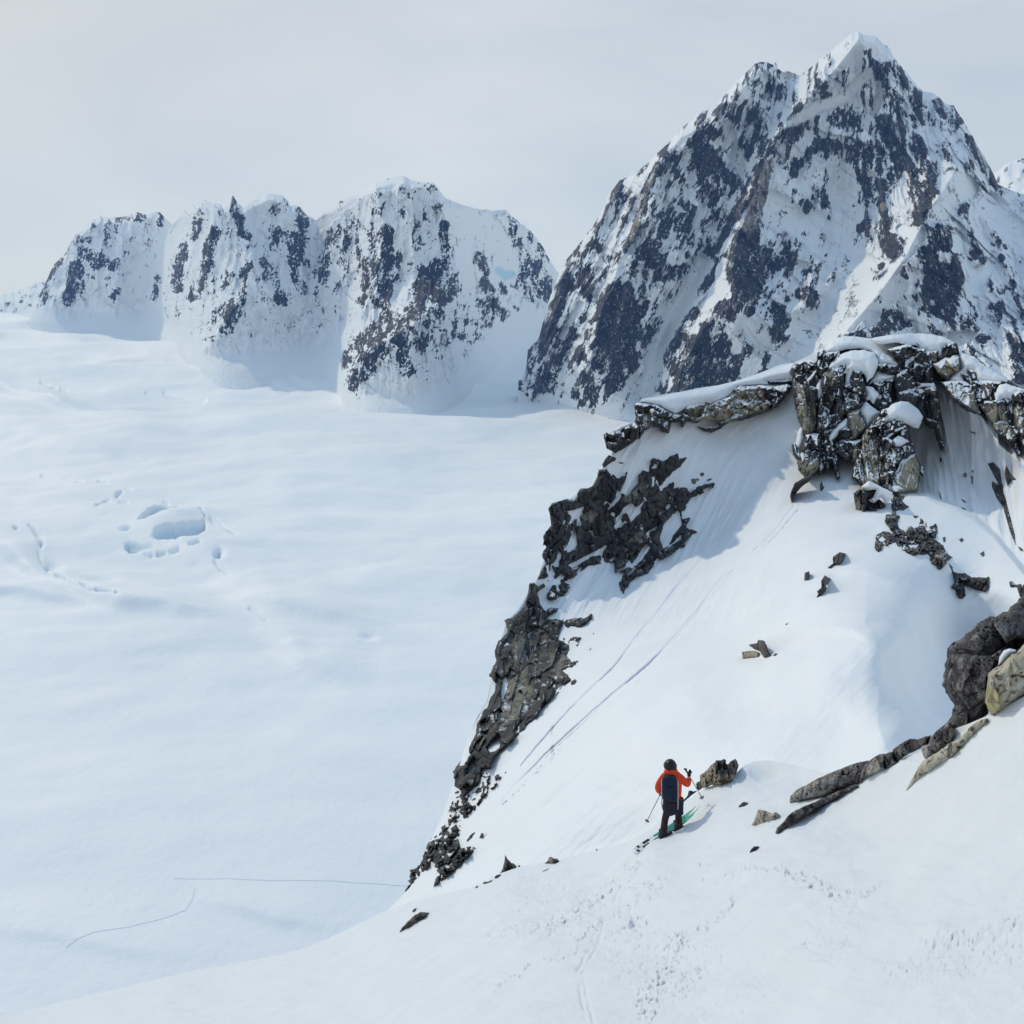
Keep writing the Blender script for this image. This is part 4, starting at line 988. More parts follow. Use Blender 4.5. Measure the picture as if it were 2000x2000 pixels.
def shell(name, polys, R0, mat, relief=1.0, thick=2.0, step=1.9, edge=5.0, cell=16, holes=(), wob=1.6, carve=None, tan=(), seed=1, pillow=False,
          parent=None, origin=None, label=None, sy=1.6, fac=0.8, lean=0.0, rnd=0.0, group=None, cat=None, taper=0.9, cracks=1.0, grow=0.0, hole_in=0.0):
    """a solid of rock (or a pillow of snow) with the given outline, standing at distance R0 and bulging forward by relief metres"""
    if isinstance(polys[0], tuple): polys = [polys]
    pts = np.array([p for q in polys for p in q])
    x0, y0 = pts.min(0) - 5; x1, y1 = pts.max(0) + 5
    nx, ny = max(6, int((x1 - x0) / step) + 1), max(6, int((y1 - y0) / step) + 1)
    X, Y = np.meshgrid(np.linspace(x0, x1, nx), np.linspace(y0, y1, ny))
    def field(X, Y):
        s = np.full(X.shape, -1e9)
        for q in polys: s = np.maximum(s, poly_sd(X, Y, q))
        s = s + grow + wob * (fbm(X / 9, Y / 9, seed, 3) * .8 + (facets(X, Y, 9, seed + 2, 1, 1.2, 1.5)[0] - .5) * .9 * (not pillow))
        for h in holes: s = np.minimum(s, -poly_sd(X, Y, h) + hole_in + wob * fbm(X / 8, Y / 8, seed + 3, 2))
        if carve:
            sx_, sy_, a, thr, k = carve
            u, v = X * math.cos(a) + Y * math.sin(a), -X * math.sin(a) + Y * math.cos(a)
            Hc, ec = facets(u + 2 * fbm(u / 9, v / 9, seed + 8, 2), v, 1.0, seed + 7, sx_ * .8, sy_ * .9, 2.2)
            s = np.minimum(s, ((Hc - .5) * .9 + .45 * fbm(u / sx_, v / sy_, seed + 7, 3) + thr) * k)
        return s
    sd = field(X, Y)
    h = 0.5
    gx = (field(X + h, Y) - field(X - h, Y)) / (2 * h); gy = (field(X, Y + h) - field(X, Y - h)) / (2 * h)
    g2 = np.maximum(gx * gx + gy * gy, .15)
    mv = (sd < 0) & (sd > -1.6 * step)
    tx = np.clip(np.where(mv, -sd * gx / g2, 0), -1.5 * step, 1.5 * step); ty = np.clip(np.where(mv, -sd * gy / g2, 0), -1.5 * step, 1.5 * step)
    X2, Y2 = X + tx, Y + ty
    s = np.maximum(np.where(mv, 0, sd), 0)
    keep = sd > -1.6 * step
    q = grid_quads(ny, nx, True)
    q = q[keep.ravel()[q].all(1) & (sd.ravel()[q] > 0).any(1)]
    if not len(q): return None
    base = R0(X2, Y2) if callable(R0) else np.full(X.shape, float(R0))
    if pillow:
        dm = max(1e-6, s.max())
        t = np.clip(s / min(edge, dm), 0, 1)
        f = relief * .6 * (1 - (1 - t) ** 2) + relief * .15 * fbm(X / 40, Y / 25, seed, 2) * t
    else:
        ang = (seed * 37 % 100) / 100 * .5 - .25
        XR, YR = X2 * math.cos(ang) + Y2 * math.sin(ang), Y2 * math.cos(ang) - X2 * math.sin(ang)
        H, e = facets(XR + .9 * fbm(X / 12, Y / 12, seed, 2), YR, cell, seed, 1, sy, 2.4)
        H2, e2 = facets(XR + .6 * fbm(X / 6, Y / 6, seed + 1, 2), YR, cell * .4, seed + 5, 1, sy, 2.2)
        prof = 1 - np.exp(-s / edge)
        crack = cracks * (-.20 * sstep(.07, 0, e) - .10 * sstep(.09, 0, e2)) + (1 - cracks) * (.22 * fbm(X2 / cell * 1.6, Y2 / cell * 1.6, seed + 9, 5, .55) + .03 * ridged(X2 / 9, Y2 / 9, seed + 4, 3))
        f = relief * prof * ((1 - fac) + fac * (.75 * H + .35 * H2) + crack)
        if rnd:
            cx, cy = (pts.min(0) + pts.max(0)) / 2; rr = (pts.max(0) - pts.min(0)) / 2 + 3
            f += rnd * np.sqrt(np.maximum(0, 1 - ((X2 - cx) / rr[0]) ** 2 * .9 - ((Y2 - cy) / rr[1]) ** 2 * .9)) * prof
    f += lean * (Y2 - y0) / max(1, (y1 - y0))
    P = unproj(X2, Y2, base - f).reshape(-1, 3)
    t_ = np.zeros(X.shape)
    for tp in tan:
        t_ = np.maximum(t_, sstep(-5, 4, poly_sd(X2, Y2, tp) + 4 * fbm(X / 14, Y / 20, seed + 2, 3)))
    used, inv = np.unique(q, return_inverse=True)
    q = inv.reshape(q.shape)
    P = P[used]; ta = t_.ravel()[used]
    be = boundary(q)
    bv, binv = np.unique(be, return_inverse=True)
    binv = binv.reshape(be.shape)
    ctr = P[bv].mean(0)
    uv = P[bv] / np.linalg.norm(P[bv][:, :2], axis=1, keepdims=True)
    B1 = P[bv] + uv * thick * .5
    B2 = ctr + (P[bv] - ctr) * taper + uv * thick
    n0, nb = len(P), len(bv)
    w1 = np.stack([be[:, 1], be[:, 0], n0 + binv[:, 0], n0 + binv[:, 1]], -1)
    w2 = np.stack([n0 + binv[:, 1], n0 + binv[:, 0], n0 + nb + binv[:, 0], n0 + nb + binv[:, 1]], -1)
    V = np.concatenate([P, B1, B2])
    ta = np.concatenate([ta, ta[bv], ta[bv]])
    if origin is None:
        lo = V[np.argmin(V[:, 2])]
        org = np.array([ctr[0], ctr[1], lo[2]]) if parent is None else np.zeros(3)
    else:
        org = np.array(origin)
    me = mesh_np(name, V - org, [q, w1, w2], mat, pillow, {'tan': ta})
    o = link(name, me, parent, (0, 0, 0) if (parent is not None) else org)
    tag(o, label, cat, group)
    return o

def thing(name, label, cat, loc, group=None):
    o = bpy.data.objects.new(name, None)
    COL.objects.link(o)
    o.location = loc
    o.empty_display_size = 1
    return tag(o, label, cat, group)

def low_edge(poly, fn, sink=0.0):
    """distance of the ground at the foot of an outline, column by column, so that the rock stands on it"""
    p = np.array(poly); xs = np.linspace(p[:, 0].min(), p[:, 0].max(), 24)
    lo = []
    for x in xs:
        ys = []
        for (ax, ay), (bx, by) in zip(p, np.roll(p, -1, 0)):
            if min(ax, bx) <= x <= max(ax, bx):
                ys.append(max(ay, by) if abs(bx - ax) < 1e-6 else ay + (by - ay) * (x - ax) / (bx - ax))
        lo.append(max(ys) if ys else p[:, 1].max())
    lo = np.convolve(np.pad(lo, 2, mode='edge'), np.ones(5) / 5, 'valid')
    Rl = fn(xs, lo)
    return lambda X, Y: np.interp(X, xs, Rl) + sink

# ------------------------------------------------------------------ cliff on the left flank of the ridge
mR = lambda dx: (lambda X, Y: midR(X, Y) + dx)
CL_UP = Z5((1160, 190), (1200, 183), (1265, 235), (1285, 225), (1310, 200), (1300, 245), (1265, 305), (1310, 330), (1370, 262), (1372, 215), (1395, 193), (1432, 203), (1438, 130), (1470, 122), (1500, 142), (1540, 118), (1583, 98), (1590, 125), (1630, 122), (1600, 165), (1560, 195), (1520, 232), (1482, 285),
           (1490, 300), (1530, 280), (1560, 255), (1560, 290), (1600, 280), (1635, 285), (1650, 310), (1690, 280), (1740, 262), (1783, 256), (1775, 285), (1710, 318), (1650, 335), (1620, 400), (1655, 430), (1625, 500), (1690, 525), (1690, 545), (1620, 592), (1560, 630), (1500, 672), (1470, 660), (1450, 700), (1420, 740), (1370, 755), (1330, 790), (1290, 855), (1268, 800), (1300, 730),
           (1250, 740), (1240, 690), (1200, 685), (1100, 705), (1050, 740), (1020, 770), (965, 790), (1010, 815), (970, 865), (905, 893), (880, 880), (878, 830), (888, 760), (860, 775), (830, 778), (850, 720), (878, 690), (856, 660), (865, 540), (905, 490), (888, 400), (905, 370), (965, 350), (1040, 345), (1055, 290), (1110, 285), (1140, 260))
CL_HOLES = [Z5((960, 405), (1030, 388), (1110, 362), (1065, 440), (1000, 500), (960, 570), (900, 622), (885, 612), (960, 535), (1000, 440)), Z5((1155, 452), (1190, 400), (1240, 330), (1250, 260), (1300, 330), (1250, 385), (1190, 430)),
            Z5((1258, 435), (1285, 380), (1335, 350), (1360, 375), (1420, 330), (1390, 420), (1345, 470), (1330, 490), (1300, 430)), Z5((1475, 555), (1500, 470), (1550, 420), (1595, 380), (1620, 480), (1570, 545), (1545, 600), (1500, 625)),
            Z5((1300, 715), (1360, 640), (1415, 560), (1445, 600), (1460, 590), (1400, 680), (1340, 730)), Z5((1085, 690), (1050, 712), (1010, 730), (970, 700), (1100, 632), (1240, 560), (1250, 540), (1180, 655), (1120, 665)),
            Z5((975, 600), (1000, 540), (1030, 530), (1065, 590), (1010, 640), (975, 650)), Z5((1385, 245), (1405, 228), (1425, 240)), Z5((1430, 300), (1440, 215), (1475, 260), (1450, 300)), Z5((1460, 200), (1490, 160), (1530, 130), (1545, 150), (1510, 165)),
            Z5((880, 720), (920, 660), (935, 600), (975, 640), (950, 700)), Z5((1480, 440), (1490, 405), (1510, 410), (1505, 435)), Z5((1280, 520), (1310, 480), (1320, 490)), Z5((1190, 590), (1250, 540), (1230, 600)), Z5((1505, 600), (1560, 560), (1600, 520), (1615, 560), (1540, 615)),
            Z5((905, 800), (950, 740), (1020, 750), (960, 790)), Z5((1590, 585), (1640, 540), (1720, 490), (1720, 560), (1640, 610)), Z5((1590, 400), (1650, 390), (1660, 450), (1600, 470)), Z5((1100, 530), (1125, 535), (1105, 552)), Z5((1080, 585), (1140, 575), (1130, 600))]
CL_LOW = Z5((788, 800), (808, 796), (830, 815), (865, 800), (868, 815), (825, 850), (838, 905), (875, 958), (890, 935), (940, 935), (930, 950), (870, 990), (960, 995), (1090, 985), (1120, 965), (1120, 985), (1095, 1010), (1060, 1035), (1010, 1025), (965, 1055), (1010, 1085), (1060, 1092), (1045, 1110), (1000, 1110), (1000, 1150), (985, 1188), (1010, 1222), (1045, 1218), (1010, 1245), (960, 1265), (985, 1290), (1010, 1320), (960, 1345), (930, 1400)) \
    + Z6((1005, 20), (985, 60), (940, 120), (900, 180), (868, 210), (820, 275), (760, 335), (700, 395), (650, 440), (625, 460), (600, 490), (570, 555), (530, 560), (515, 620), (480, 660), (440, 700), (400, 660), (382, 650), (378, 570), (395, 545), (435, 535), (430, 500), (470, 420), (500, 360), (500, 320), (540, 240), (560, 230), (575, 180), (600, 140), (605, 100), (572, 50), (590, 0)) \
    + Z5((570, 1300), (605, 1215), (598, 1165), (620, 1110), (660, 1075), (668, 1040), (652, 998), (700, 980), (745, 935), (765, 930), (772, 870))
CL_LOW_H = [Z6((625, 165), (640, 100), (655, 40), (675, 90), (655, 150), (640, 175)), Z6((802, 192), (825, 160), (842, 135), (846, 190)), Z6((888, 125), (915, 85), (932, 75), (925, 120)), Z6((545, 445), (580, 400), (612, 368), (632, 380), (632, 440), (600, 470), (570, 480)), Z6((430, 600), (455, 530), (485, 490), (500, 510), (498, 560), (470, 580)), Z6((520, 300), (552, 285), (545, 330), (520, 320)), Z6((525, 360), (560, 350), (565, 375), (540, 375)),
            Z5((640, 1310), (655, 1280), (675, 1320), (650, 1350)), Z5((850, 1035), (890, 1000), (930, 990), (870, 1020)), Z5((700, 1035), (745, 1010), (740, 1025)), Z5((955, 1160), (1000, 1140), (985, 1175))]
def build_cliff():
    o = fg = unproj(1000, 1300, 80.0); o = np.array(o); o[2] -= 8
    root = thing('rock_cliff', 'long jagged dark cliff edging the left side of the snow ridge', 'cliff', o)
    org = tuple(o)
    a = dict(parent=root, origin=org)
    shell('rock_wall', CL_UP, mR(.15), M_WALL, 1.5, 7, 1.6, 2, 20, CL_HOLES, 2.0, (30, 12, -.75, .74, 26), [Z5((1280, 350), (1330, 300), (1400, 280), (1340, 370)), Z5((1040, 440), (1100, 400), (1160, 430), (1120, 470)), Z5((1320, 570), (1400, 500), (1420, 570))], 3, sy=1.7, grow=1.0, hole_in=4.5, label='broken upper rock wall with streaks of snow', **a)
    shell('rock_wall', CL_LOW, mR(.15), M_WALL, 1.9, 9, 1.6, 2, 30, CL_LOW_H, 1.8, (24, 18, -.5, 1.12, 26), [Z5((690, 1100), (740, 1060), (780, 1250), (740, 1350), (690, 1240)), Z5((900, 1180), (980, 1190), (950, 1300), (890, 1260)), Z6((650, 100), (740, 30), (800, 130), (720, 280), (630, 330)), Z6((510, 400), (545, 370), (530, 450))], 8, sy=2.3, grow=1.0, hole_in=3.0, label='tall lower rock wall with grey brown ribs', **a)
    E3 = Z6((382, 680), (430, 670), (500, 600), (545, 570), (600, 590), (660, 565), (640, 600), (600, 665), (540, 720), (480, 795), (430, 830), (380, 850), (330, 895), (300, 930), (260, 950), (240, 960), (290, 890), (335, 840), (345, 780), (375, 720))
    shell('rock_ledges', E3, mR(.1), M_WALL, 1.1, 4, 1.7, 3, 12, (), 2.0, (14, 6, -.85, .10, 14), (), 13, label='scattered rock ledges poking through thin snow', **a)
    E4 = Z6((235, 955), (262, 940), (300, 930), (345, 880), (400, 850), (420, 870), (400, 930), (415, 985), (470, 970), (502, 985), (440, 1050), (380, 1110), (330, 1150), (290, 1180), (258, 1213), (285, 1130), (260, 1060), (230, 1100), (195, 1120), (180, 1155), (145, 1180), (112, 1222), (135, 1160), (140, 1115), (180, 1085), (205, 1050))
    shell('rock_foot', E4, mR(.1), M_WALL, 1.6, 5, 1.7, 4, 13, (), 1.6, (11, 8, -.8, .45, 14), (), 14, label='low rocky foot of the cliff', **a)
    for i, p in enumerate((Z6((440, 945), (470, 905), (500, 890), (480, 920), (455, 950)), Z6((512, 930), (525, 900), (540, 905), (535, 930)), Z6((540, 925), (560, 890), (556, 915)), Z6((578, 670), (605, 640), (608, 655), (590, 672)), Z6((505, 655), (530, 655), (528, 680), (505, 690), (495, 675)), Z6((650, 575), (662, 570), (655, 585)), Z6((655, 600), (663, 595), (660, 620)), Z6((545, 600), (575, 590), (570, 610)),
                           Z5((1175, 160), (1190, 130), (1212, 108), (1250, 122), (1248, 138), (1225, 150), (1185, 178)), Z5((1262, 145), (1297, 147), (1280, 158)), Z5((1655, 235), (1690, 228), (1705, 240), (1680, 265), (1658, 262)), Z5((1702, 205), (1722, 200), (1728, 215), (1708, 228)), Z5((1738, 240), (1765, 230), (1770, 240), (1745, 250)), Z5((1632, 512), (1660, 505), (1670, 515), (1635, 525)), Z5((1510, 300), (1540, 260), (1570, 255), (1545, 300), (1515, 315)),
                           Z5((1100, 1162), (1125, 1135), (1115, 1160)), Z5((1090, 965), (1125, 970), (1115, 985)), Z5((1005, 1330), (1030, 1310), (1043, 1325), (1030, 1345), (1010, 1350)), Z5((1125, 1070), (1135, 1062), (1130, 1080)), Z5((1030, 1135), (1055, 1115), (1045, 1140)))):
        shell('rock_knob', p, mR(.05), M_WALL, .7, 1.5, 1.3, 3, 9, (), .7, None, [p] if i in (10, 11) else (), 30 + i, **a)
build_cliff()

# ------------------------------------------------------------------ rock rib along the top of the gully
def build_rib():
    o = np.array(unproj(1380, 800, 118.0)); o[2] -= 5
    root = thing('rock_band', 'long tan and black rock band under a snow crest, left of the towers', 'rock band', o)
    a = dict(parent=root, origin=tuple(o))
    shell('rock_block', Z4((300, 412), (310, 400), (345, 402), (400, 412), (425, 432), (455, 448), (500, 452), (495, 478), (455, 485), (445, 530), (415, 525), (400, 505), (370, 503), (340, 520), (320, 553), (310, 520), (303, 470)), mR(-1.2), M_ROCK, 2.6, 5, 1.5, 3, 16, (), 1.4, None, [Z4((330, 440), (380, 430), (370, 500), (340, 500))], 41, label='black end block of the rib', **a)
    shell('rock_block', Z4((505, 432), (520, 412), (560, 405), (640, 395), (700, 372), (715, 345), (740, 328), (780, 330), (830, 324), (880, 330), (940, 320), (962, 332), (930, 380), (900, 416), (860, 435), (820, 452), (770, 470), (700, 482), (660, 505), (640, 478), (590, 470), (555, 488), (520, 478), (500, 505), (490, 475)), mR(-1.2), M_ROCK, 2.8, 5, 1.5, 3, 26, [Z4((558, 490), (600, 470), (640, 480), (650, 495), (600, 500))], 1.4, None,
          [Z4((515, 420), (700, 372), (740, 330), (830, 326), (850, 420), (700, 480), (540, 475))], 43, sy=1.0, label='tan face of the rib with black drip streaks', **a)
    shell('rock_block', Z4((850, 312), (900, 305), (962, 298), (970, 320), (940, 325), (900, 322), (870, 322)), mR(-1.0), M_ROCK, 1.6, 4, 1.5, 3, 14, (), 1.2, None, (), 44, **a)
    shell('rock_block', Z4((558, 500), (610, 495), (665, 492), (668, 505), (625, 528), (590, 520)), mR(-.6), M_ROCK, 1.2, 3, 1.5, 3, 12, (), 1.2, None, (), 45, **a)
    shell('snow_cap', Z4((318, 396), (335, 384), (400, 378), (470, 360), (560, 345), (660, 325), (760, 300), (850, 272), (930, 246), (970, 232), (975, 268), (965, 298), (900, 304), (850, 312), (865, 325), (830, 322), (760, 326), (725, 335), (700, 368), (640, 393), (560, 405), (520, 412), (512, 428), (470, 445), (430, 425), (400, 408), (350, 398)), mR(-1.4), M_SNOW, 2.2, 4, 1.7, 26, 10, (), .5, None, (), 46, True, label='smooth snow crest overhanging the rib', **a)
    r2 = np.array(unproj(1210, 845, 113.0)); r2[2] -= 2
    b = thing('boulder', 'square black block perched at the outer end of the rock band', 'boulder', r2)
    shell('rock_block', Z4((170, 535), (180, 525), (215, 520), (250, 505), (300, 482), (318, 500), (316, 550), (290, 570), (245, 600), (215, 612), (200, 600), (182, 592), (175, 560)), 112.5, M_ROCK, 2.6, 5, 1.4, 3, 18, (), 1.2, None, (), 47, parent=b, origin=tuple(r2))
    shell('snow_cap', Z4((205, 522), (240, 495), (285, 482), (302, 482), (255, 508), (222, 522)), 111.8, M_SNOW, .6, 3, 1.4, 8, 10, (), .4, None, (), 48, True, parent=b, origin=tuple(r2))
build_rib()

# ------------------------------------------------------------------ rock towers
def tower(name, label, cat, at, parts):
    o = np.array(unproj(*at)); o[2] -= 4
    root = thing(name, label, cat, o)
    for i, (nm, poly, R0, mat, relief, thick, kw) in enumerate(parts):
        R0 = (lambda r: (lambda X, Y: .38 * r + .62 * (midR(X, Y) - .6)))(R0)
        shell(nm, poly, R0, mat, relief * (1.0 if 'cap' in nm else .7), thick + 3, parent=root, origin=tuple(o), seed=100 + i * 7 + int(at[0]) % 50, **kw)
    return root
K = dict(step=1.35, edge=2.2, grow=2.6)
def build_towers():
    tower('rock_tower', 'left rock tower, split into dark columns with a swept snow cap', 'rock tower', (1600, 930, 112), [
        ('rock_block', Z4B((185, 268), (232, 240), (300, 212), (365, 213), (362, 290), (320, 330), (250, 402), (196, 352)), 113.5, M_ROCK, 3.0, 8, dict(cell=16, **K)),
        ('rock_block', Z4B((366, 290), (388, 150), (412, 136), (432, 165), (470, 152), (530, 148), (545, 192), (500, 235), (440, 292), (400, 330), (370, 330)), 113.0, M_ROCK, 3.2, 8, dict(cell=15, **K)),
        ('rock_block', Z4B((195, 352), (250, 405), (310, 340), (362, 296), (376, 360), (372, 460), (365, 620), (358, 745), (300, 775), (268, 765), (255, 690), (232, 640), (215, 560), (200, 470)), 112.0, M_ROCK, 3.6, 8, dict(cell=20, sy=3.0, tan=[Z4B((205, 380), (260, 430), (350, 600), (350, 740), (280, 760), (240, 620))], **K)),
        ('rock_block', Z4B((410, 325), (440, 290), (500, 262), (582, 238), (586, 262), (560, 320), (572, 400), (560, 500), (578, 610), (520, 680), (480, 722), (420, 742), (376, 735), (388, 600), (380, 500), (408, 430)), 111.5, M_ROCK, 3.8, 8, dict(cell=20, sy=2.6, tan=[Z4B((430, 300), (500, 280), (500, 380), (440, 400))], **K)),
        ('rock_block', Z4B((575, 395), (620, 392), (632, 330), (650, 290), (692, 284), (706, 340), (722, 400), (738, 512), (700, 552), (640, 585), (590, 612), (572, 560), (566, 480)), 111.5, M_ROCK, 3.4, 8, dict(cell=18, sy=1.8, **K)),
        ('rock_block', Z4B((188, 850), (200, 838), (232, 905), (262, 830), (290, 782), (340, 765), (382, 770), (392, 860), (386, 1000), (350, 1050), (282, 1085), (240, 1030), (226, 960), (196, 915)), 109.5, M_ROCK, 4.0, 8, dict(cell=34, rnd=1.5, tan=[Z4B((230, 960), (380, 960), (380, 1040), (280, 1085))], **K)),
        ('rock_block', Z4B((378, 740), (430, 742), (482, 735), (470, 800), (490, 850), (512, 930), (520, 1000), (536, 1085), (522, 1100), (500, 1020), (478, 940), (465, 1000), (455, 1045), (435, 985), (415, 1000), (398, 1055), (388, 1040), (396, 900), (384, 800)), 110.0, M_ROCK, 2.6, 6, dict(cell=14, sy=3, **K)),
        ('rock_block', Z4B((600, 612), (640, 598), (682, 594), (712, 650), (742, 720), (690, 762), (652, 800), (628, 760), (606, 720)), 109.5, M_ROCK, 2.0, 6, dict(cell=40, fac=.4, tan=[Z4B((610, 620), (680, 600), (735, 715), (650, 790))], **K)),
        ('rock_block', Z4B((545, 745), (605, 702), (630, 765), (652, 802), (620, 822), (570, 812)), 110.0, M_ROCK, 2.0, 6, dict(cell=16, **K)),
        ('rock_block', Z4B((515, 850), (560, 822), (620, 826), (702, 812), (718, 872), (690, 930), (655, 972), (600, 960), (556, 930), (530, 900)), 109.0, M_ROCK, 2.4, 6, dict(cell=20, tan=[Z4B((620, 880), (690, 870), (650, 960))], **K)),
        ('rock_block', Z4B((440, 640), (520, 615), (560, 640), (560, 700), (510, 735), (470, 700)), 111.0, M_ROCK, 2.0, 6, dict(cell=14, **K)),
        ('snow_cap', Z4B((252, 402), (320, 330), (364, 270), (372, 300), (330, 350), (268, 404)), 109.6, M_SNOW, .8, 3, dict(step=1.4, edge=9, pillow=True, wob=2.0)),
        ('snow_cap', Z4B((360, 420), (385, 350), (410, 352), (408, 440), (412, 530), (385, 540), (362, 470)), 109.4, M_SNOW, .8, 3, dict(step=1.4, edge=9, pillow=True, wob=2.2)),
        ('snow_cap', Z4B((428, 292), (480, 225), (540, 165), (620, 135), (720, 128), (800, 150), (830, 200), (825, 270), (790, 330), (745, 375), (735, 330), (700, 285), (640, 292), (622, 340), (618, 388), (580, 392), (585, 340), (600, 290), (552, 322), (586, 240), (500, 262), (455, 290)), 109.8, M_SNOW, 2.4, 6, dict(step=1.4, edge=26, pillow=True, wob=2.4)),
        ('snow_cap', Z4B((205, 850), (222, 760), (240, 712), (278, 715), (268, 775), (280, 790), (235, 905), (216, 900)), 109.2, M_SNOW, .9, 3, dict(step=1.4, edge=10, pillow=True, wob=2.0)),
        ('snow_cap', Z4B((418, 838), (460, 760), (520, 700), (580, 650), (604, 640), (606, 700), (540, 745), (500, 800), (440, 842)), 108.6, M_SNOW, 1.0, 3, dict(step=1.4, edge=12, pillow=True, wob=2.0)),
        ('snow_cap', Z4B((600, 610), (680, 575), (738, 520), (790, 560), (850, 600), (820, 640), (770, 690), (742, 720), (712, 650), (682, 592)), 110.6, M_SNOW, 1.4, 4, dict(step=1.4, edge=16, pillow=True, wob=2.2)),
        ('snow_cap', Z4B((730, 400), (790, 410), (838, 460), (828, 510), (800, 540), (760, 500), (742, 520)), 111.5, M_SNOW, 1.2, 4, dict(step=1.4, edge=14, pillow=True, wob=2.0)),
    ])
    tower('rock_tower', 'middle rock tower with tan ribs and a domed snow cap', 'rock tower', (1730, 960, 105), [
        ('rock_block', Z4B((645, 1092), (648, 1030), (672, 950), (722, 858), (718, 800), (745, 735), (790, 700), (830, 790), (832, 900), (840, 1050), (846, 1160), (780, 1140), (706, 1152)), 106.5, M_ROCK, 3.4, 8, dict(cell=13, sy=6, tan=[Z4B((715, 770), (830, 800), (842, 1150), (700, 1150))], **K)),
        ('rock_block', Z4B((742, 738), (790, 690), (850, 602), (905, 575), (880, 650), (960, 672), (1042, 672), (1050, 720), (960, 750), (920, 790), (860, 800), (790, 800)), 106.2, M_ROCK, 3.6, 8, dict(cell=16, **K)),
        ('rock_block', Z4B((832, 792), (900, 790), (942, 820), (960, 850), (1020, 850), (1080, 862), (1092, 900), (1062, 940), (990, 980), (960, 1060), (935, 1130), (925, 1190), (862, 1152), (840, 1040)), 105.6, M_ROCK, 3.8, 8, dict(cell=18, sy=2.2, tan=[Z4B((850, 1000), (900, 980), (900, 1130), (855, 1120))], **K)),
        ('rock_block', Z4B((925, 1192), (932, 1110), (962, 1050), (1000, 975), (1070, 930), (1108, 922), (1142, 1000), (1136, 1100), (1128, 1180), (1050, 1192), (965, 1208)), 104.8, M_ROCK, 2.6, 8, dict(cell=46, fac=.35, tan=[Z4B((935, 1120), (1000, 980), (1105, 925), (1140, 1010), (1128, 1180), (960, 1205))], **K)),
        ('rock_block', Z4B((1040, 700), (1062, 720), (1070, 800), (1085, 850), (1110, 905), (1090, 900), (1050, 870), (1000, 780)), 105.9, M_ROCK, 2.0, 6, dict(cell=12, **K)),
        ('rock_block', Z4B((1140, 1030), (1160, 1015), (1166, 1080), (1150, 1090)), 104.6, M_ROCK, .8, 2, dict(cell=12, **K)),
        ('snow_cap', Z4B((858, 668), (900, 570), (940, 535), (1000, 515), (1060, 522), (1120, 562), (1172, 632), (1150, 690), (1132, 722), (1100, 720), (1050, 690), (960, 650), (880, 678)), 103.8, M_SNOW, 2.6, 6, dict(step=1.4, edge=34, pillow=True, wob=2.2)),
        ('snow_cap', Z4B((926, 832), (950, 800), (982, 778), (1030, 790), (1064, 822), (1010, 845), (960, 848)), 102.6, M_SNOW, .9, 3, dict(step=1.4, edge=14, pillow=True, wob=2.0)),
        ('snow_cap', Z4B((890, 790), (950, 730), (1040, 696), (1042, 712), (970, 745), (910, 792)), 103.0, M_SNOW, .6, 2, dict(step=1.4, edge=8, pillow=True, wob=.4)),
    ])
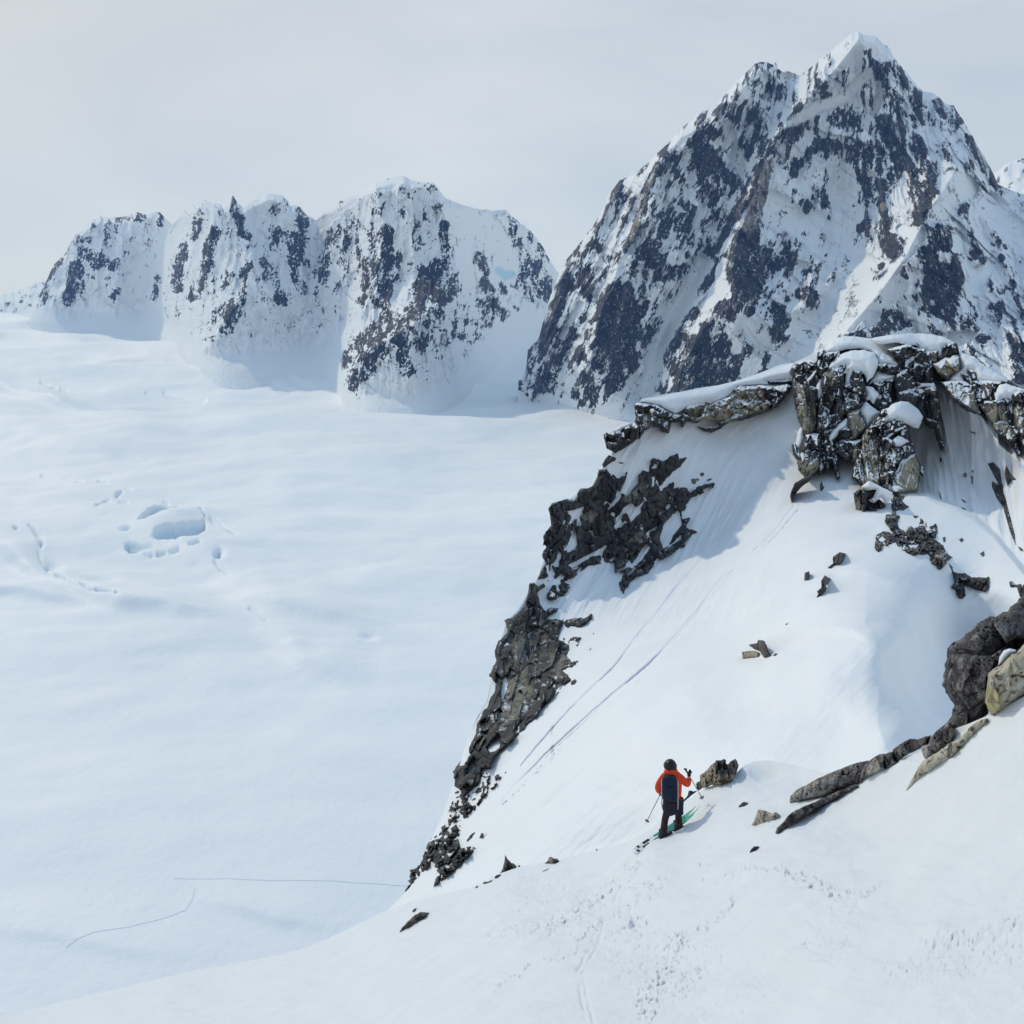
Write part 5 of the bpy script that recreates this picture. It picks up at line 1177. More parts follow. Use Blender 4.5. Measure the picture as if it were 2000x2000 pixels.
    tower('rock_tower', 'tall black right tower under the highest snow crest', 'rock tower', (1790, 810, 113), [
        ('rock_block', Z4B((905, 130), (950, 118), (1000, 108), (1050, 94), (1110, 118), (1162, 128), (1222, 152), (1236, 220), (1246, 290), (1252, 380), (1190, 378), (1122, 412), (1112, 350), (1052, 272), (992, 262), (996, 215), (960, 178)), 115.0, M_ROCK, 3.6, 9, dict(cell=22, sy=1.8, **K)),
        ('rock_block', Z4B((830, 246), (880, 240), (982, 256), (1000, 300), (920, 302), (842, 275)), 113.6, M_ROCK, 2.4, 6, dict(cell=16, **K)),
        ('rock_block', Z4B((958, 345), (1002, 300), (1052, 270), (1100, 330), (1112, 402), (1060, 430), (980, 450), (962, 400)), 113.8, M_ROCK, 2.6, 8, dict(cell=30, fac=.5, **K)),
        ('rock_block', Z4B((978, 450), (1060, 432), (1115, 410), (1182, 440), (1190, 560), (1190, 640), (1150, 600), (1100, 545), (1040, 512), (990, 520)), 113.2, M_ROCK, 2.8, 8, dict(cell=26, sy=2, fac=.6, **K)),
        ('rock_block', Z4B((1180, 430), (1230, 405), (1262, 415), (1282, 480), (1292, 600), (1290, 662), (1230, 652), (1190, 636)), 113.0, M_ROCK, 2.8, 8, dict(cell=24, sy=2.4, **K)),
        ('rock_block', Z4B((800, 385), (870, 370), (930, 360), (945, 350), (935, 420), (915, 450), (930, 520), (892, 570), (862, 602), (830, 560), (800, 535), (836, 480), (832, 440)), 114.0, M_ROCK, 2.8, 8, dict(cell=16, sy=1.8, **K)),
        ('rock_block', Z4B((1172, 640), (1230, 655), (1272, 680), (1290, 760), (1322, 850), (1310, 884), (1282, 800), (1258, 720), (1195, 690)), 112.4, M_ROCK, 1.6, 4, dict(cell=14, sy=2.5, **K)),
        ('rock_block', Z4B((1220, 150), (1268, 145), (1274, 170), (1262, 222), (1238, 232)), 115.2, M_ROCK, 1.8, 5, dict(cell=14, tan=[Z4B((1225, 150), (1270, 148), (1255, 225))], **K)),
        ('rock_block', Z4B((1104, 72), (1124, 48), (1142, 36), (1158, 102), (1130, 90)), 117.5, M_ROCK, 1.4, 4, dict(cell=14, **K)),
        ('rock_block', Z4B((1214, 90), (1228, 80), (1238, 95), (1232, 112), (1218, 110)), 117.5, M_ROCK, .9, 3, dict(cell=14, **K)),
        ('rock_block', Z4B((1294, 194), (1318, 160), (1330, 108), (1362, 92), (1402, 78), (1422, 118), (1430, 152), (1380, 162), (1340, 192)), 116.0, M_ROCK, 2.4, 6, dict(cell=18, **K)),
        ('rock_block', Z4B((1244, 240), (1300, 222), (1360, 205), (1400, 180), (1440, 186), (1452, 262), (1410, 302), (1372, 322), (1362, 355), (1330, 340), (1290, 302)), 115.0, M_ROCK, 3.0, 7, dict(cell=30, fac=.5, rnd=1.2, tan=[Z4B((1250, 245), (1440, 190), (1440, 280), (1370, 320), (1290, 300))], **K)),
        ('snow_cap', Z4B((420, 150), (470, 70), (560, 26), (650, 32), (760, 95), (860, 150), (950, 190), (992, 240), (985, 252), (900, 236), (838, 240), (850, 290), (960, 312), (965, 335), (900, 372), (800, 378), (760, 390), (800, 330), (838, 260), (825, 190), (780, 140), (700, 118), (600, 122), (520, 148), (460, 150), (432, 165)), 115.2, M_SNOW, 2.6, 7, dict(step=1.5, edge=40, pillow=True, wob=2.2)),
        ('snow_cap', Z4B((760, 48), (900, 22), (1060, 6), (1200, 6), (1330, 30), (1415, 78), (1335, 108), (1318, 165), (1290, 200), (1270, 140), (1222, 148), (1165, 128), (1120, 95), (1050, 90), (960, 72), (860, 90), (790, 70)), 117.0, M_SNOW, 2.0, 7, dict(step=1.5, edge=34, pillow=True, wob=2.2)),
        ('snow_cap', Z4B((1110, 415), (1150, 380), (1252, 380), (1268, 408), (1225, 405), (1160, 412)), 111.0, M_SNOW, .9, 3, dict(step=1.4, edge=9, pillow=True, wob=2.0)),
        ('snow_cap', Z4B((1290, 215), (1340, 188), (1375, 190), (1402, 170), (1440, 165), (1400, 182), (1350, 212)), 113.4, M_SNOW, .8, 3, dict(step=1.4, edge=8, pillow=True, wob=.4)),
    ])
    tower('rock_cliff', 'brown cliff below the right end of the snow crest, by the fluted wall', 'cliff', (1950, 820, 110), [
        ('rock_block', Z4B((1316, 378), (1380, 372), (1440, 366), (1490, 376), (1540, 402), (1562, 480), (1600, 612), (1550, 596), (1500, 580), (1450, 540), (1405, 505), (1360, 440)), 113.0, M_ROCK, 2.4, 7, dict(cell=30, fac=.6, tan=[Z4B((1340, 400), (1540, 420), (1590, 600), (1420, 500))], **K)),
        ('rock_block', Z4B((1470, 320), (1490, 310), (1530, 350), (1555, 420), (1540, 402), (1500, 350)), 112.4, M_ROCK, 1.2, 4, dict(cell=14, **K)),
        ('rock_block', Z4B((1518, 288), (1540, 280), (1566, 300), (1560, 370), (1545, 372)), 112.8, M_ROCK, 1.4, 4, dict(cell=20, **K)),
        ('rock_block', Z4B((1545, 372), (1620, 365), (1700, 372), (1752, 378), (1736, 430), (1720, 472), (1722, 520), (1650, 515), (1588, 505), (1560, 440)), 112.2, M_ROCK, 2.8, 8, dict(cell=26, **K)),
        ('rock_block', Z4B((1586, 508), (1660, 518), (1725, 522), (1790, 500), (1832, 512), (1850, 600), (1852, 690), (1882, 742), (1890, 790), (1832, 852), (1780, 800), (1722, 742), (1680, 660), (1640, 600)), 111.0, M_ROCK, 3.2, 8, dict(cell=30, tan=[Z4B((1640, 560), (1780, 560), (1840, 800), (1700, 700))], **K)),
        ('rock_block', Z4B((1838, 470), (1880, 446), (1960, 440), (1990, 600), (1960, 780), (1932, 800), (1890, 742), (1856, 690), (1850, 580)), 110.6, M_ROCK, 3.0, 8, dict(cell=26, tan=[Z4B((1850, 560), (1960, 580), (1940, 740), (1870, 700))], **K)),
        ('rock_block', Z4B((1842, 852), (1870, 840), (1892, 880), (1898, 920), (1870, 890)), 110.4, M_ROCK, 1.2, 3, dict(cell=14, **K)),
        ('rock_block', Z4B((1900, 770), (1960, 760), (1960, 880), (1925, 850)), 109.6, M_ROCK, 1.6, 4, dict(cell=20, **K)),
        ('snow_cap', Z4B((1430, 90), (1470, 150), (1560, 182), (1640, 252), (1740, 312), (1812, 355), (1800, 372), (1700, 370), (1570, 364), (1540, 285), (1510, 285), (1520, 335), (1480, 312), (1460, 320), (1500, 375), (1380, 370), (1365, 350), (1380, 318), (1452, 266), (1448, 180)), 113.8, M_SNOW, 2.2, 7, dict(step=1.5, edge=26, pillow=True, wob=2.2)),
        ('snow_cap', Z4B((1712, 465), (1745, 390), (1800, 382), (1880, 410), (1960, 430), (1960, 448), (1880, 446), (1850, 475), (1838, 512), (1815, 490), (1770, 498), (1720, 528)), 108.8, M_SNOW, 1.2, 4, dict(step=1.5, edge=14, pillow=True, wob=2.2)),
    ])
build_towers()

# ------------------------------------------------------------------ single rocks and outcrops on the ridge
def rock(poly, label, mat=None, fn=midR, relief=.6, thick=1.2, cell=14, tan=(), seed=1, cat='rock', name='rock', step=1.3, R=None, group=None, **kw):
    R0 = low_edge(poly, fn) if R is None else R
    return shell(name, poly, R0, mat or M_ROCKN, relief, thick, step, kw.pop('edge', 4), cell, seed=seed, tan=tan, label=label, cat=cat, wob=kw.pop('wob', .8), group=group, **kw)

rock(Z4B((645, 1212), (690, 1178), (740, 1192), (820, 1180), (802, 1232), (760, 1262), (800, 1290), (840, 1250), (888, 1305), (832, 1370), (790, 1405), (750, 1426), (682, 1412), (660, 1332)), 'rust brown boulder with snow on its back, below the middle tower', M_WALL, relief=2.2, thick=4, cell=18, seed=201, name='boulder', cat='boulder', R=99.0, sy=2.2, tan=[Z4B((660, 1230), (700, 1300), (760, 1420), (680, 1410)), Z4B((760, 1380), (830, 1320), (800, 1400))])
shell('snow_drift', Z4B((700, 1165), (760, 1115), (850, 1160), (940, 1205), (925, 1260), (890, 1290), (850, 1240), (800, 1285), (762, 1262), (800, 1235), (822, 1182), (750, 1190)), 98.0, M_SNOW, 1.2, 4, 1.4, 16, wob=.6, seed=202, pillow=True, label='rounded snow drift on the rust brown boulder', cat='snow drift')
rock(Z4B((930, 1255), (962, 1208), (1030, 1232), (1012, 1272), (1072, 1312), (1020, 1340), (962, 1352), (1002, 1385), (982, 1425), (985, 1470), (1040, 1495), (1062, 1440), (1092, 1470), (1140, 1462), (1152, 1400), (1200, 1432), (1212, 1470), (1272, 1430), (1282, 1500), (1262, 1560), (1322, 1602), (1342, 1652), (1392, 1692), (1342, 1752), (1300, 1792), (1232, 1742), (1202, 1672), (1102, 1682), (1002, 1642), (960, 1582), (900, 1610), (832, 1662), (802, 1622), (812, 1520), (882, 1488), (930, 1505), (880, 1425), (890, 1372), (932, 1362)),
     'ragged dark outcrop of many blocks crossing the snow below the middle tower', M_WALL, relief=2.0, thick=3, cell=11, seed=203, name='outcrop', cat='outcrop', R=mR(.1), sy=1.1, holes=[Z4B((830, 1560), (860, 1540), (890, 1560), (850, 1575)), Z4B((1060, 1605), (1130, 1600), (1120, 1622)), Z4B((960, 1350), (990, 1345), (1000, 1362), (970, 1366))], carve=(10, 10, .3, .8, 16), wob=2.0, tan=[Z4B((1220, 1700), (1330, 1660), (1340, 1750), (1260, 1770))])
rock(Z7((1455, -8), (1490, 25), (1490, 55), (1512, 60), (1560, 58), (1600, 88), (1650, 85), (1690, 92), (1714, 76), (1716, 150), (1690, 184), (1640, 172), (1560, 146), (1570, 200), (1545, 228), (1512, 226), (1502, 170), (1472, 152), (1495, 110), (1478, 60)), 'black blocky outcrop on the blue snow, just above the big lichen boulder', M_WALL, relief=1.3, thick=2.5, cell=14, seed=205, name='outcrop', cat='outcrop', R=mR(.1), wob=1.2)
rock(Z7((1836, 115), (1855, 112), (1890, 132), (1932, 122), (1960, 125), (1960, 230), (1920, 225), (1888, 190), (1885, 152), (1845, 155)), 'black rock behind the top of the big lichen boulder', M_WALL, relief=1.2, thick=2.5, cell=14, seed=206, name='outcrop', cat='outcrop', R=mR(.1))
rock(Z4B((490, 1690), (540, 1655), (588, 1665), (570, 1730), (530, 1755), (500, 1750), (460, 1788), (452, 1770), (492, 1740)), 'grey block trailing snow, upper of the three rocks on the open ridge slope', relief=1.0, seed=207, cell=18)
rock(Z4B((275, 1812), (310, 1800), (318, 1835), (300, 1868), (272, 1870)), 'small grey block on the open ridge slope, left of the cleft rock', relief=.7, seed=208)
rock(Z7((655, 110), (680, 76), (720, 100), (700, 128), (688, 140), (694, 170), (650, 205), (626, 218), (640, 190), (628, 180), (660, 150)), 'dark cleft rock with a pointed tail on the open ridge slope', relief=.8, seed=209, cell=11)
r_ = Z7((200, 515), (215, 508), (252, 502), (260, 480), (300, 488), (322, 540), (342, 580), (300, 600), (282, 580), (275, 552), (240, 545))
rock(r_, 'dark cracked rock on the snow, upper of the pair left of the wind lip', relief=.5, seed=210, cell=12)
rock(Z7((160, 556), (240, 550), (272, 566), (262, 592), (160, 602)), 'flat tan slab lying in the snow below the dark cracked rock', relief=.4, seed=211, cell=26, fac=.4, tan=[Z7((160, 556), (240, 550), (272, 566), (262, 592), (160, 602))])
rock(Z7((430, 385), (448, 374), (442, 386), (434, 390)), 'tiny dark stone alone on the slope, up and left of the skier', relief=.1, thick=.3, seed=212, step=.9)
rock(Z7((352, 582), (372, 566), (380, 572), (365, 585)), 'small dark stone beside the cracked rock', relief=.15, thick=.3, seed=213, step=.9)
rock(Z4B((165, 1232), (180, 1180), (200, 1132), (262, 1100), (330, 1062), (342, 1090), (300, 1130), (242, 1172), (206, 1222), (178, 1282)), 'long brown boulder at the foot of the left tower', M_WALL, relief=1.6, thick=3, seed=214, cell=22, R=107.0, cat='boulder', name='boulder')
rock(Z4B((390, 1190), (392, 1140), (405, 1118), (416, 1150), (428, 1168), (405, 1200)), 'small upright black stone on the snow below the left tower', M_WALL, relief=.8, seed=215, R=105.5, step=1.0)
for i, (p, l) in enumerate(((Z4B((1655, 985), (1700, 978), (1752, 1030), (1762, 1110), (1776, 1200), (1830, 1390), (1858, 1500), (1872, 1602), (1850, 1560), (1820, 1482), (1772, 1310), (1722, 1242), (1690, 1160), (1688, 1118), (1740, 1142), (1692, 1052)), 'long thin black rock strip dropping down the fluted snow wall'),
                            (Z4B((1784, 1060), (1796, 992), (1830, 1060), (1872, 1108), (1840, 1110), (1810, 1158), (1796, 1120)), 'pointed dark rock right of the long strip on the fluted wall'),
                            (Z4B((1470, 1070), (1490, 1052), (1502, 1080), (1488, 1096)), 'leftmost small stone of the cluster on the fluted wall'), (Z4B((1532, 1042), (1552, 1036), (1548, 1062)), 'top right stone of the cluster on the fluted wall'), (Z4B((1532, 1085), (1548, 1080), (1545, 1150), (1535, 1130)), 'lowest stone of the cluster on the fluted wall'),
                            (Z4B((1280, 1175), (1300, 1210), (1312, 1262), (1296, 1250), (1300, 1225)), 'thin dark stone at the left foot of the fluted wall'), (Z4B((1455, 1252), (1480, 1262), (1500, 1282), (1475, 1275)), 'short dark stone low on the fluted wall'), (Z4B((1456, 1312), (1500, 1335), (1470, 1330)), 'flat sliver of rock at the snow crest below the fluted wall'),
                            (Z4B((1296, 940), (1310, 950), (1308, 985), (1300, 970)), 'little black stone beside the middle tower on the fluted wall'), (Z4B((1440, 1560), (1465, 1545), (1478, 1565), (1460, 1582)), 'upper black stone on the snow dome right of the ragged outcrop'), (Z4B((1600, 1665), (1630, 1645), (1636, 1675), (1618, 1690)), 'lower black stone on the snow dome right of the ragged outcrop'), (Z4B((1320, 1545), (1338, 1540), (1340, 1575), (1325, 1578)), 'small stone at the upper right edge of the ragged outcrop'), (Z4B((1520, 740), (1570, 758), (1540, 758)), 'dark chip of rock high on the fluted wall'),
                            (Z4B((1095, 1380), (1125, 1378), (1140, 1388), (1110, 1402)), 'loose stone above the ragged outcrop'), (Z4B((1885, 1610), (1920, 1630), (1932, 1650), (1900, 1640)), 'dark stone at the low end of the long strip'))):
    rock(p, l, M_WALL if i < 2 else M_ROCKN, relief=.9 if i < 2 else .5, thick=1.5, seed=220 + i, R=mR(-.1), cell=14, step=1.1, wob=.7)

# ------------------------------------------------------------------ rocks on the near slope
def near(poly, label, mat, relief, thick, seed, **kw):
    kw.setdefault('cell', 24); kw.setdefault('fac', .85); kw.setdefault('edge', 3)
    if mat in (M_LICHEN, M_PALE): kw.setdefault('cracks', .4)
    return rock(poly, label, mat, fn=fgR, relief=relief, thick=thick, seed=seed, **kw)
BIG = Z7((1990, 150), (1932, 200), (1895, 245), (1860, 272), (1800, 308), (1750, 330), (1690, 350), (1640, 380), (1605, 420), (1560, 460), (1500, 496), (1458, 532), (1445, 590), (1435, 645), (1424, 700), (1422, 768), (1442, 810), (1465, 862), (1492, 900), (1482, 940), (1470, 985), (1452, 1000), (1450, 1060), (1470, 1110), (1560, 1100), (1640, 1010), (1690, 960), (1720, 900), (1850, 760), (1990, 640))
near(BIG, 'huge dark boulder mottled with lichen at the right edge', M_LICHEN, .45, 1.6, 301, cell=90, R=13.6, rnd=.40, cat='boulder', name='boulder', step=1.6, sy=1.0, edge=6, wob=3.0)
near(Z7((1990, 470), (1932, 508), (1905, 540), (1882, 558), (1850, 560), (1780, 640), (1735, 665), (1708, 695), (1698, 780), (1685, 868), (1702, 910), (1722, 952), (1742, 970), (1790, 930), (1830, 900), (1880, 868), (1932, 838), (1990, 800)), 'pale cracked boulder in front of the big dark one', M_PALE, .22, 1.2, 303, cell=58, R=12.35, rnd=.35, cat='boulder', name='boulder', step=1.6, sy=1.5, edge=5, cracks=.7, tan=[Z7((1700, 780), (1790, 820), (1760, 960), (1690, 900))])
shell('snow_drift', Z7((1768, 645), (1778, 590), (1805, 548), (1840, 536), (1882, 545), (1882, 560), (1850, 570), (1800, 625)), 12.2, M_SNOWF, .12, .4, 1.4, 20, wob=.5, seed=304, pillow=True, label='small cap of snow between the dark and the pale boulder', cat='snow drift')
near(Z7((1180, 1446), (1205, 1400), (1232, 1350), (1280, 1262), (1300, 1240), (1400, 1182), (1462, 1130), (1530, 1102), (1600, 1022), (1660, 985), (1702, 975), (1705, 990), (1640, 1060), (1560, 1132), (1470, 1222), (1395, 1265), (1330, 1312), (1280, 1345), (1240, 1382), (1200, 1430)), 'long thin pale slab tapering to a point in the near snow', M_PALE, .12, .5, 305, cell=24, R=low_edge(Z7((1180, 1446), (1240, 1382), (1330, 1312), (1470, 1222), (1560, 1132), (1640, 1060), (1705, 990)), fgR), cat='rock slab', name='rock_slab', edge=3)
near(Z7((1282, 1150), (1330, 1140), (1345, 1090), (1400, 1040), (1450, 1000), (1478, 1010), (1500, 1080), (1480, 1130), (1400, 1182), (1300, 1238), (1292, 1190)), 'speckled grey block joining the dark slab to the big boulder', M_LICHEN, .2, .8, 306, cell=26, tan=[Z7((1282, 1150), (1340, 1140), (1330, 1230), (1300, 1238)), Z7((1440, 1010), (1500, 1060), (1470, 1130))])
near(Z7((1108, 1170), (1150, 1140), (1210, 1104), (1260, 1108), (1310, 1092), (1348, 1080), (1335, 1140), (1290, 1160), (1250, 1180), (1190, 1210), (1140, 1245), (1110, 1262), (1100, 1215)), 'dark lumpy rock in the row above the grey slabs, nearest the speckled block', M_LICHEN, .25, .9, 307, cell=24)
near(Z7((900, 1330), (912, 1280), (965, 1240), (1020, 1200), (1062, 1196), (1105, 1185), (1118, 1235), (1140, 1250), (1080, 1295), (1010, 1320), (950, 1350), (900, 1388)), 'brown and black rock in the row between the dark lump and the grey slab', M_LICHEN, .25, .9, 308, cell=24, tan=[Z7((930, 1300), (1000, 1230), (1040, 1300), (960, 1340))])
near(Z7((458, 1512), (465, 1462), (500, 1425), (560, 1395), (640, 1352), (740, 1308), (840, 1268), (900, 1250), (962, 1240), (910, 1300), (905, 1345), (892, 1392), (840, 1392), (760, 1432), (690, 1470), (620, 1478), (520, 1496)), 'broad grey slab with a rounded nose sloping down to the snow', M_LICHEN, .22, .9, 309, cell=60, R=low_edge(Z7((458, 1512), (520, 1496), (690, 1470), (760, 1432), (892, 1392), (962, 1300)), fgR), cat='rock slab', name='rock_slab', sy=.8, tan=[Z7((458, 1512), (470, 1450), (560, 1395), (760, 1330), (720, 1440), (560, 1490))])
near(Z7((370, 1695), (380, 1662), (425, 1622), (445, 1590), (500, 1550), (560, 1525), (640, 1490), (700, 1462), (780, 1425), (890, 1398), (880, 1412), (800, 1448), (700, 1515), (620, 1560), (540, 1598), (480, 1640), (430, 1680), (378, 1712)), 'long low dark slab in front of the broad grey one, nose in the snow', M_LICHEN, .18, .6, 310, cell=34, R=low_edge(Z7((370, 1712), (430, 1680), (540, 1598), (700, 1515), (800, 1448), (890, 1405)), fgR), cat='rock slab', name='rock_slab', sy=.8)
near(Z7((218, 1645), (245, 1600), (252, 1562), (270, 1545), (300, 1555), (345, 1572), (372, 1565), (408, 1592), (370, 1615), (330, 1618), (280, 1636), (240, 1650)), 'small pale angular rock below the grey slabs', M_PALE, .15, .4, 311, cell=20, step=1.1)
near(Z7((205, 1818), (222, 1790), (240, 1778), (268, 1780), (240, 1798), (222, 1808)), 'small dark stone in the near snow, lowest of the rocks on the right', M_ROCKN, .06, .2, 312, cell=12, step=.9, edge=3)
near(Z7((134, 1532), (165, 1512), (198, 1502), (180, 1518), (155, 1530)), 'flat dark stone between the skier and the pale angular rock', M_ROCKN, .05, .2, 313, cell=12, step=.9, edge=3)
SK = Z8((1000, 640), (1020, 600), (1062, 590), (1058, 490), (1120, 460), (1180, 400), (1250, 325), (1290, 300), (1300, 272), (1380, 270), (1420, 250), (1460, 270), (1450, 310), (1480, 335), (1530, 280), (1590, 245), (1620, 275), (1645, 350), (1625, 420), (1595, 500), (1580, 585), (1480, 605), (1400, 640), (1330, 650), (1230, 645), (1170, 685), (1090, 690), (1050, 725), (1005, 700))
near(SK, 'tan fractured boulder standing on the crest beside the skier', M_ROCKN, .45, 1.1, 314, cell=13, fac=.7, edge=5, step=1.0, cat='boulder', name='boulder', sy=1.9, tan=[Z8((1060, 490), (1250, 330), (1420, 640), (1100, 690)), Z8((1420, 500), (1600, 500), (1560, 600), (1400, 640))])
near(Z8((800, 880), (830, 850), (870, 800), (890, 730), (930, 722), (960, 740), (1010, 728), (1005, 745), (950, 790), (900, 830), (850, 870), (805, 905)), 'low string of dark stones between the skier and the tan boulder', M_ROCKN, .12, .4, 315, cell=10, step=.9, edge=3)
near(Z6((620, 1128), (640, 1095), (650, 1050), (652, 1018), (668, 1045), (685, 1062), (705, 1068), (716, 1082), (712, 1095), (680, 1108), (650, 1118)), 'sharp black pinnacle of rock rising from the lower snow', M_ROCKN, .35, .7, 316, cell=12, step=1.0, edge=3, R=27.5, name='rock_pinnacle', cat='rock')
near(Z6((722, 1078), (732, 1074), (734, 1086), (724, 1088)), 'pebble sized stone just right of the black pinnacle', M_ROCKN, .08, .2, 317, step=.8, edge=2, R=27.5)
near(Z6((595, 1140), (608, 1128), (632, 1124), (622, 1138), (600, 1150)), 'dark stone at the foot of the black pinnacle', M_ROCKN, .12, .3, 318, step=.8, edge=2)
near(Z6((532, 1175), (540, 1164), (560, 1165), (590, 1152), (575, 1168), (545, 1178)), 'flat dark stone in the string down left of the pinnacle', M_ROCKN, .1, .3, 319, step=.8, edge=2)
near(Z6((490, 1196), (502, 1186), (510, 1190), (498, 1200)), 'lowest tiny stone of the string below the pinnacle', M_ROCKN, .08, .2, 320, step=.8, edge=2)
near(Z6((865, 1068), (882, 1052), (890, 1030), (905, 1030), (918, 1042), (935, 1040), (945, 1055), (920, 1066), (890, 1068)), 'small tan topped rock on the snow right of the pinnacle', M_ROCKN, .2, .5, 321, cell=10, step=.9, edge=3, tan=[Z6((885, 1050), (892, 1030), (910, 1035), (905, 1060))])
near(Z6((845, 1118), (860, 1105), (905, 1088), (880, 1106)), 'thin dark sliver of stone below the small tan topped rock', M_ROCKN, .06, .2, 322, step=.8, edge=2)
near(Z6((1138, 994), (1146, 988), (1154, 992), (1146, 998)), 'lone dark pebble on the crest left of the skier', M_ROCKN, .06, .2, 323, step=.7, edge=2)
near(Z6((1910, 758), (1932, 738), (1950, 735), (1935, 755)), 'small flat stone right of the skier', M_ROCKN, .05, .2, 324, step=.8, edge=2)
near(Z6((78, 1440), (100, 1408), (130, 1378), (165, 1345), (200, 1328), (225, 1330), (243, 1330), (235, 1348), (210, 1370), (190, 1378), (150, 1398), (110, 1422)), 'black leaf shaped rock low on the snow edge at lower left', M_ROCKN, .3, .8, 325, cell=14, step=1.1, edge=4, R=None)
near(Z6((150, 1325), (160, 1312), (182, 1304), (172, 1318), (165, 1332), (152, 1334)), 'small dark stone just above the black leaf shaped rock', M_ROCKN, .12, .3, 326, step=.8, edge=2)

# ================================================================== THE SKIER
M_JACKET = plain_mat('jacket_cloth', (0.72, 0.06, 0.012), .7, .3, 11, bump=.05)
M_TROUSER = plain_mat('trouser_cloth', (0.040, 0.020, 0.022), .8, .35, 11, bump=.04)
M_NAVY = plain_mat('pack_cloth', (0.006, 0.014, 0.036), .7, .25, 12, bump=.006)
M_BLACK = plain_mat('black_shell', (0.012, 0.011, 0.014), .35, .2, 20)
M_GLOVE = plain_mat('glove_leather', (0.02, 0.02, 0.022), .6, .2, 30)
M_SKIN = plain_mat('skin', (0.5, 0.3, 0.22), .5, .05, 20)
M_GREY = plain_mat('grey_strap', (0.42, 0.44, 0.46), .6, .1, 20)
M_ALU = plain_mat('pole_metal', (0.16, 0.17, 0.19), .35, .1, 20)
M_TEAL = plain_mat('ski_teal', (0.035, 0.30, 0.23), .35, .15, 4)
M_MINT = plain_mat('ski_mint', (0.14, 0.46, 0.34), .35, .1, 4)
M_WHITE = plain_mat('ski_white', (0.7, 0.72, 0.72), .4, .05, 5)
M_BOOT = plain_mat('boot_plastic', (0.02, 0.02, 0.025), .4, .2, 8)

def skin_mesh(name, verts, edges, radii, mat, sub=2, root=0):
    """one continuous tapering surface grown round a skeleton"""
    me = bpy.data.meshes.new(name + '_skeleton')
    me.from_pydata([tuple(v) for v in verts], edges, [])
    o = bpy.data.objects.new(name, me); COL.objects.link(o)
    m = o.modifiers.new('skin', 'SKIN'); m.use_smooth_shade = True
    for i, r in enumerate(radii):
        sv = me.skin_vertices[0].data[i]
        sv.radius = r if isinstance(r, tuple) else (r, r)
        sv.use_root = (i == root)
    s = o.modifiers.new('sub', 'SUBSURF'); s.levels = sub; s.render_levels = sub
    dg = bpy.context.evaluated_depsgraph_get()
    new = bpy.data.meshes.new_from_object(o.evaluated_get(dg))
    bpy.data.objects.remove(o); bpy.data.meshes.remove(me)
    new.name = name
    new.materials.clear(); new.materials.append(mat)
    new.polygons.foreach_set('use_smooth', [True] * len(new.polygons))
    return new

def bm_obj(name, bm, mat, parent=None, smooth=False, loc=(0, 0, 0)):
    me = bpy.data.meshes.new(name); bm.to_mesh(me); bm.free()
    me.materials.append(mat)
    if smooth: me.polygons.foreach_set('use_smooth', [True] * len(me.polygons))
    return link(name, me, parent, loc)

def tube(bm, a, b, r0, r1=None, n=10, caps=True):
    a, b = Vector(a), Vector(b)
    r1 = r0 if r1 is None else r1
    q = (b - a).to_track_quat('Z', 'Y').to_matrix()
    rings = []
    for p, r in ((a, r0), (b, r1)):
        rings.append([bm.verts.new(p + q @ Vector((math.cos(t) * r, math.sin(t) * r, 0))) for t in (2 * math.pi * k / n for k in range(n))])
    for k in range(n):
        bm.faces.new((rings[0][k], rings[0][(k + 1) % n], rings[1][(k + 1) % n], rings[1][k]))
    if caps:
        bm.faces.new(rings[0][::-1]); bm.faces.new(rings[1])

def rbox(bm, c, s, rot=None, bev=0.01, seg=2):
    r = bmesh.ops.create_cube(bm, size=1)
    v = r['verts']
    M = Matrix.Translation(Vector(c)) @ (rot.to_4x4() if rot else Matrix()) @ Matrix.Diagonal((*s, 1))
    bmesh.ops.transform(bm, matrix=M, verts=v)
    e = list({e for x in v for e in x.link_edges})
    bmesh.ops.bevel(bm, geom=e, offset=bev, segments=seg, affect='EDGES', profile=.6)

# ---- where the skis stand: two points of the near slope
gl_, gr_ = fg_pt(1263, 1656), fg_pt(1362, 1591)
ski_dir = (gr_ - gl_)
SKI_LEN = 1.80
ski_h = Vector((ski_dir.x, ski_dir.y, 0)).normalized()
FEET = fg_pt(1312, 1628)
VIEW = Vector((FEET.x, FEET.y, 0)).normalized()          # away from the camera
RIGHT = Vector((VIEW.y, -VIEW.x, 0))
UP = Vector((0, 0, 1))
PX = (FEET.length) / F                                   # metres per photo pixel at the skier
def at(px, py, fwd=0.0):
    """point above the skier's feet seen at a photo point, in the upright plane through the feet, moved fwd metres forward"""
    x, y, z = ray(px, py)
    d = Vector((float(x), float(y), float(z)))
    t = (FEET.dot(VIEW) + fwd) / d.dot(VIEW)
    return d * t

